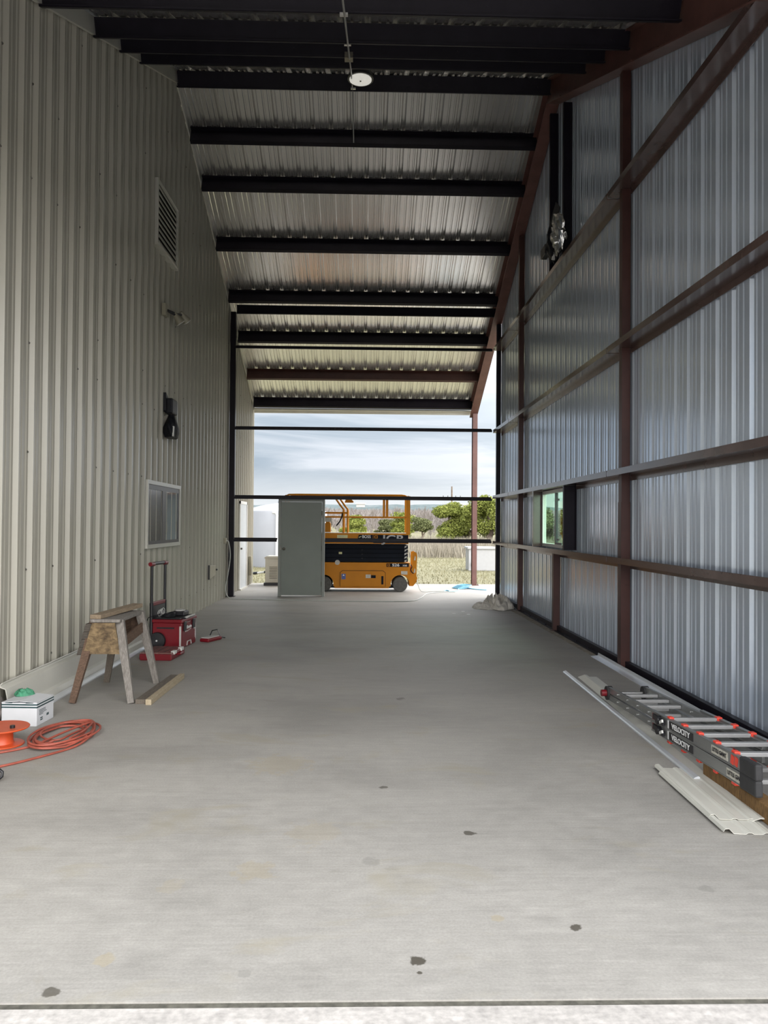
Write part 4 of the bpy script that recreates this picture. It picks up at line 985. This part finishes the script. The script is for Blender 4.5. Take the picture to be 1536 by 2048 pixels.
# ------------------------------------------------------------------ right side floor pile
# white/galvanised strip along the wall
def bar2(p0, p1, prof, name, mat, label, cat, group=None):
    """profile (offset right, z) swept from p0 to p1 on the floor"""
    p0, p1 = Vector(p0), Vector(p1); d = (p1-p0).normalized(); r = Vector((-d.y,d.x,0))
    n = len(prof); vs = [p+r*a+Vector((0,0,z)) for p in (p0,p1) for a, z in prof]
    mb = MB(); mb.add(vs, [(i,(i+1)%n,n+(i+1)%n,n+i) for i in range(n)]+[tuple(range(n-1,-1,-1)),tuple(range(n,2*n))])
    return tag(mb.build(name, mat), label, cat, group)
ang = [(-.045,.0),(.045,.012),(.05,.05),(.046,.05),(.041,.018),(-.045,.006)]
bar2((2.875,9.80,0),(2.86,4.6,0),ang,'wall_strip',M['galv'],'long bright metal angle strip on the floor nearest the galvanised wall','metal strip')
bar2((2.228,8.72,0),(2.145,5.05,0),[(-.018,0),(.018,0),(.022,.02),(.012,.028),(-.012,.02),(-.02,.012)],'thin_strip',M['galv'],'thin bluish metal strip along the outer edge of the right hand pile','metal strip')
bar2((2.35,8.48,0),(2.165,4.33,0),[(-.04,.002),(.03,.028),(.055,.026),(.065,.006),(.16,.006),(.16,.002),(.06,.002),(.05,.02),(.03,.022),(-.04,-.0)],'beige_trim_length',M['beige2'],'long pale beige trim length under the ladder','metal trim')
# ribbed sheet offcuts
def sheet(c0, c1, label, width, z, ln):
    """c0 far left corner, c1 near left corner"""
    c0, c1 = Vector((*c0,0)), Vector((*c1,0)); d = (c0-c1).normalized(); r = Vector((d.y,-d.x,0)); L = (c0-c1).length
    base = [(0,.012),(.008,.026),(.03,.028),(.055,.002),(.12,.0),(.132,.006),(.15,.006),(.162,0),(.212,0),(.224,.006),(.242,.006),(.254,0)]
    base = [(a,b) for a, b in base if a <= width]+[(width,0)]
    prof = [(a,b+z) for a, b in base]; n = len(prof); mb = MB()
    vs = [p+r*a+Vector((0,0,q+h)) for h in (0,.0025) for p in (c1,c0) for a, q in prof]
    fs = [(i,i+1,n+i+1,n+i) for i in range(n-1)]+[(2*n+i,3*n+i,3*n+i+1,2*n+i+1) for i in range(n-1)]
    fs += [(i,2*n+i,2*n+i+1,i+1) for i in range(n-1)]+[(n+i,n+i+1,3*n+i+1,3*n+i) for i in range(n-1)]
    mb.add(vs, fs)
    return tag(mb.build('ribbed_sheet', M['beige2']), label, 'metal sheet', 'ribbed sheet offcuts')
sheet((1.935,5.15),(1.915,4.17),'beige ribbed sheet offcut on the floor, lower one sticking out towards the camera',.27,.001,0)
sheet((1.955,5.28),(1.922,4.36),'beige ribbed sheet offcut on the floor, upper one of the two',.245,.008,0)
tag(MB().box(2.215,2.31,3.9,5.12,0,.10).build('timber_block', M['timber'], bevel=.004), 'brown square timber under the near end of the ladder', 'timber')

# ladder
LD = thing('folding_ladder', (2.4,5.8,.05), 'folded aluminium ladder with red rung ends lying by the galvanised wall', 'ladder')
def lz(y, lo):                       # rail centre height at y for the lower / upper section
    t = (7.1-y)/2.65
    return (.088+.08*t) if lo else (.150+.108*t)
def rail(x, y0, y1, lo, hgt, w, name, mat):
    p0, p1 = (x,y0,lz(y0,lo)), (x,y1,lz(y1,lo)); mb = MB()
    mb.beam(p0,p1,w,hgt*.94)
    for sgn in (1,-1): mb.beam((p0[0],p0[1],p0[2]+sgn*hgt*.47),(p1[0],p1[1],p1[2]+sgn*hgt*.47),w*1.3,.006)
    return mb.build(name, mat, LD, bevel=.002)
for lo in (True, False):
    s = 'lower' if lo else 'upper'
    for x, xo in ((2.225,2.205),(2.555,2.575)):
        ri = rail(x,7.1,5.0,lo,.050,.022,'inner_rail',M['alu'])
        mb = MB()
        for y in (6.85,6.6,6.35,6.1): mb.cyl((x-.013,y,lz(y,lo)),(x-.018,y,lz(y,lo)),.008,8)
        mb.build('rivet', M['steel'], ri)
        ro = rail(xo,5.98,4.52,lo,.078,.024,'outer_rail',M['alu'])
        MB().beam((xo,4.56,lz(4.56,lo)),(xo,4.36,lz(4.36,lo)),.045,.095).build('rubber_foot', M['rubber'], ro, bevel=.012)
        if x < 2.4:
            xs_ = xo-.0135
            lk = MB().cyl((xs_+.002,5.80,lz(5.80,lo)),(xs_-.03,5.80,lz(5.80,lo)),.030,14).beam((xs_-.012,5.90,lz(5.9,lo)+.01),(xs_-.012,5.70,lz(5.7,lo)-.005),.016,.035).build('rung_lock', M['black'], ro)
            MB().beam((xs_-.02,5.755,lz(5.755,lo)-.01),(xs_-.022,5.70,lz(5.70,lo)+.012),.012,.02).build('lock_tip', M['white'], lk)
            MB().beam((xs_,5.955,lz(5.955,lo)),(xs_,5.87,lz(5.87,lo)),.004,.045).build('red_label', M['red'], ro)
            MB().beam((xs_,5.655,lz(5.655,lo)),(xs_,5.635,lz(5.635,lo)),.004,.055).build('white_label', M['white_text'], ro)
            MB().beam((xs_,5.63,lz(5.63,lo)),(xs_,5.22,lz(5.22,lo)),.004,.052).build('black_label', M['black'], ro)
            sl = lz(5.33,lo)-lz(5.63,lo); dv = Vector((0,-.30,sl)).normalized(); up = Vector((0,sl,.30)).normalized()
            text('label_lettering','VELOCITY',.052,frame((xs_-.003,5.425,lz(5.425,lo)),dv,up),M['white_text'],ro,1.3)
            y0_ = 4.83 if not lo else 4.62
            MB().beam((xs_,y0_+.11,lz(y0_+.11,lo)),(xs_,y0_-.11,lz(y0_-.11,lo)),.004,.05).build('grey_label', M['sticker_grey'], ro)
            text('label_lettering','LITTLE GIANT',.034,frame((xs_-.003,y0_,lz(y0_,lo)),dv,up),M['black'],ro,.9)
            if not lo:
                for yy in (4.66,4.61): MB().beam((xs_,yy+.016,lz(yy,lo)+.003),(xs_,yy-.016,lz(yy,lo)-.003),.005,.052).build('red_mark', M['lad_red'], ro)
    for y in (6.80,6.55,6.30):
        z = lz(y,lo)
        MB().box(2.236,2.544,y-.018,y+.018,z-.012,z+.014).build('inner_rung', M['alu_pale'], LD, bevel=.004)
    for k, y in enumerate((5.67,5.42,5.17,4.92,4.67)):
        z = lz(y,lo)+(.030 if not lo else -.044)
        rg = MB().box(2.21,2.57,y-.019,y+.019,z-.013,z+.013).build('rung', M['alu_pale'], LD, bevel=.004)
        for xa_, xb_ in ((2.20,2.236),(2.545,2.585)): MB().box(xa_,xb_,y-.024,y+.024,z-.020,z+.020).build('red_cap', M['lad_red'], rg, bevel=.005)
hg = MB().cyl((2.20,7.13,.118),(2.25,7.13,.118),.062,20).cyl((2.53,7.13,.118),(2.58,7.13,.118),.062,20).build('hinge', M['rubber'], LD, smooth=40)
MB().cyl((2.155,7.13,.118),(2.20,7.13,.118),.030,14).build('hinge_knob', M['red'], hg, smooth=40)
MB().cyl((2.25,7.13,.118),(2.53,7.13,.118),.012,10).build('hinge_rod', M['steel'], hg)

# ------------------------------------------------------------------ camera
cam = bpy.data.cameras.new('camera'); co = bpy.data.objects.new('camera', cam); C.objects.link(co)
f, pi_, ya, ro_ = 1584.4, .015, .0251, .0076
cam.sensor_fit = 'VERTICAL'; cam.sensor_height = 36; cam.lens = 36*f/2048; cam.clip_start = .05; cam.clip_end = 3000
M1 = Matrix(((math.cos(ya),-math.sin(ya),0),(math.sin(ya),math.cos(ya),0),(0,0,1)))
M2 = Matrix(((1,0,0),(0,math.cos(pi_),math.sin(pi_)),(0,-math.sin(pi_),math.cos(pi_))))
Rt = (M2 @ M1).transposed()
ex_, ey_, ez_ = Rt.col[0], Rt.col[1], Rt.col[2]
rt = ex_*math.cos(ro_)+ez_*math.sin(ro_); up = -ex_*math.sin(ro_)+ez_*math.cos(ro_); bk = -ey_
co.matrix_world = Matrix(((rt.x,up.x,bk.x,0),(rt.y,up.y,bk.y,0),(rt.z,up.z,bk.z,1.63),(0,0,0,1)))
bpy.context.scene.camera = co

# ------------------------------------------------------------------ overcast sky
w = bpy.data.worlds.new('overcast_sky'); bpy.context.scene.world = w; w.use_nodes = True; nt = w.node_tree
bgn = nt.nodes['Background']; tc = N(nt,'ShaderNodeTexCoord').outputs['Generated']
sepx = N(nt,'ShaderNodeSeparateXYZ'); nt.links.new(tc, sepx.inputs[0])
cl = noise(nt, mapping(nt, tc, (2.2,2.2,13)), 1.5, 6, .55, .5)
c = ramp(nt, cl, [(.36,(.32,.40,.49)),(.50,(.43,.51,.595)),(.66,(.70,.75,.82))])
hz_ = math_(nt,'MAXIMUM', sepx.outputs[2], 0.0)
zen = math_(nt,'ADD', 1.0, math_(nt,'MULTIPLY', math_(nt,'POWER', hz_, 1.3), 1.9))           # overcast: brighter overhead
def lobe(d, p, a):                                                             # brighter patch of sky
    dt = N(nt,'ShaderNodeVectorMath', operation='DOT_PRODUCT'); nt.links.new(tc, dt.inputs[0]); dt.inputs[1].default_value = Vector(d).normalized()
    return math_(nt,'MULTIPLY', math_(nt,'POWER', math_(nt,'MAXIMUM', dt.outputs['Value'], 0.0), p), a)
lob = math_(nt,'ADD', math_(nt,'ADD', lobe((.12,-.95,.34),4.0,6.3), lobe((.85,.05,.5),3.0,5.5)), lobe((.35,.58,.62),13.0,7.0))  # rear lobe is unseen, added above the view to brighten the far end
c = mix(nt, ramp(nt, hz_, [(.0,(1,1,1)),(.075,(0,0,0))]), c, (.98,1.0,1.0))
sa = N(nt,'ShaderNodeVectorMath', operation='SCALE'); nt.links.new(c, sa.inputs[0]); nt.links.new(zen, sa.inputs['Scale'])
sb = N(nt,'ShaderNodeVectorMath', operation='SCALE'); sb.inputs[0].default_value = (1.0,.965,.92); nt.links.new(lob, sb.inputs['Scale'])
sm = N(nt,'ShaderNodeVectorMath', operation='ADD'); nt.links.new(sa.outputs[0], sm.inputs[0]); nt.links.new(sb.outputs[0], sm.inputs[1])
nt.links.new(sm.outputs[0], bgn.inputs['Color']); bgn.inputs['Strength'].default_value = .92

sc0 = bpy.context.scene
sc0.view_settings.view_transform = 'Standard'; sc0.view_settings.look = 'None'; sc0.view_settings.exposure = 0.22; sc0.view_settings.gamma = 1; sc0.view_settings.use_curve_mapping = False
try:
    sc0.cycles.use_denoising = True; sc0.cycles.max_bounces = 10; sc0.cycles.diffuse_bounces = 6; sc0.cycles.glossy_bounces = 5; sc0.cycles.transparent_max_bounces = 12
    sc0.cycles.caustics_reflective = False; sc0.cycles.sample_clamp_indirect = 8
except Exception: pass
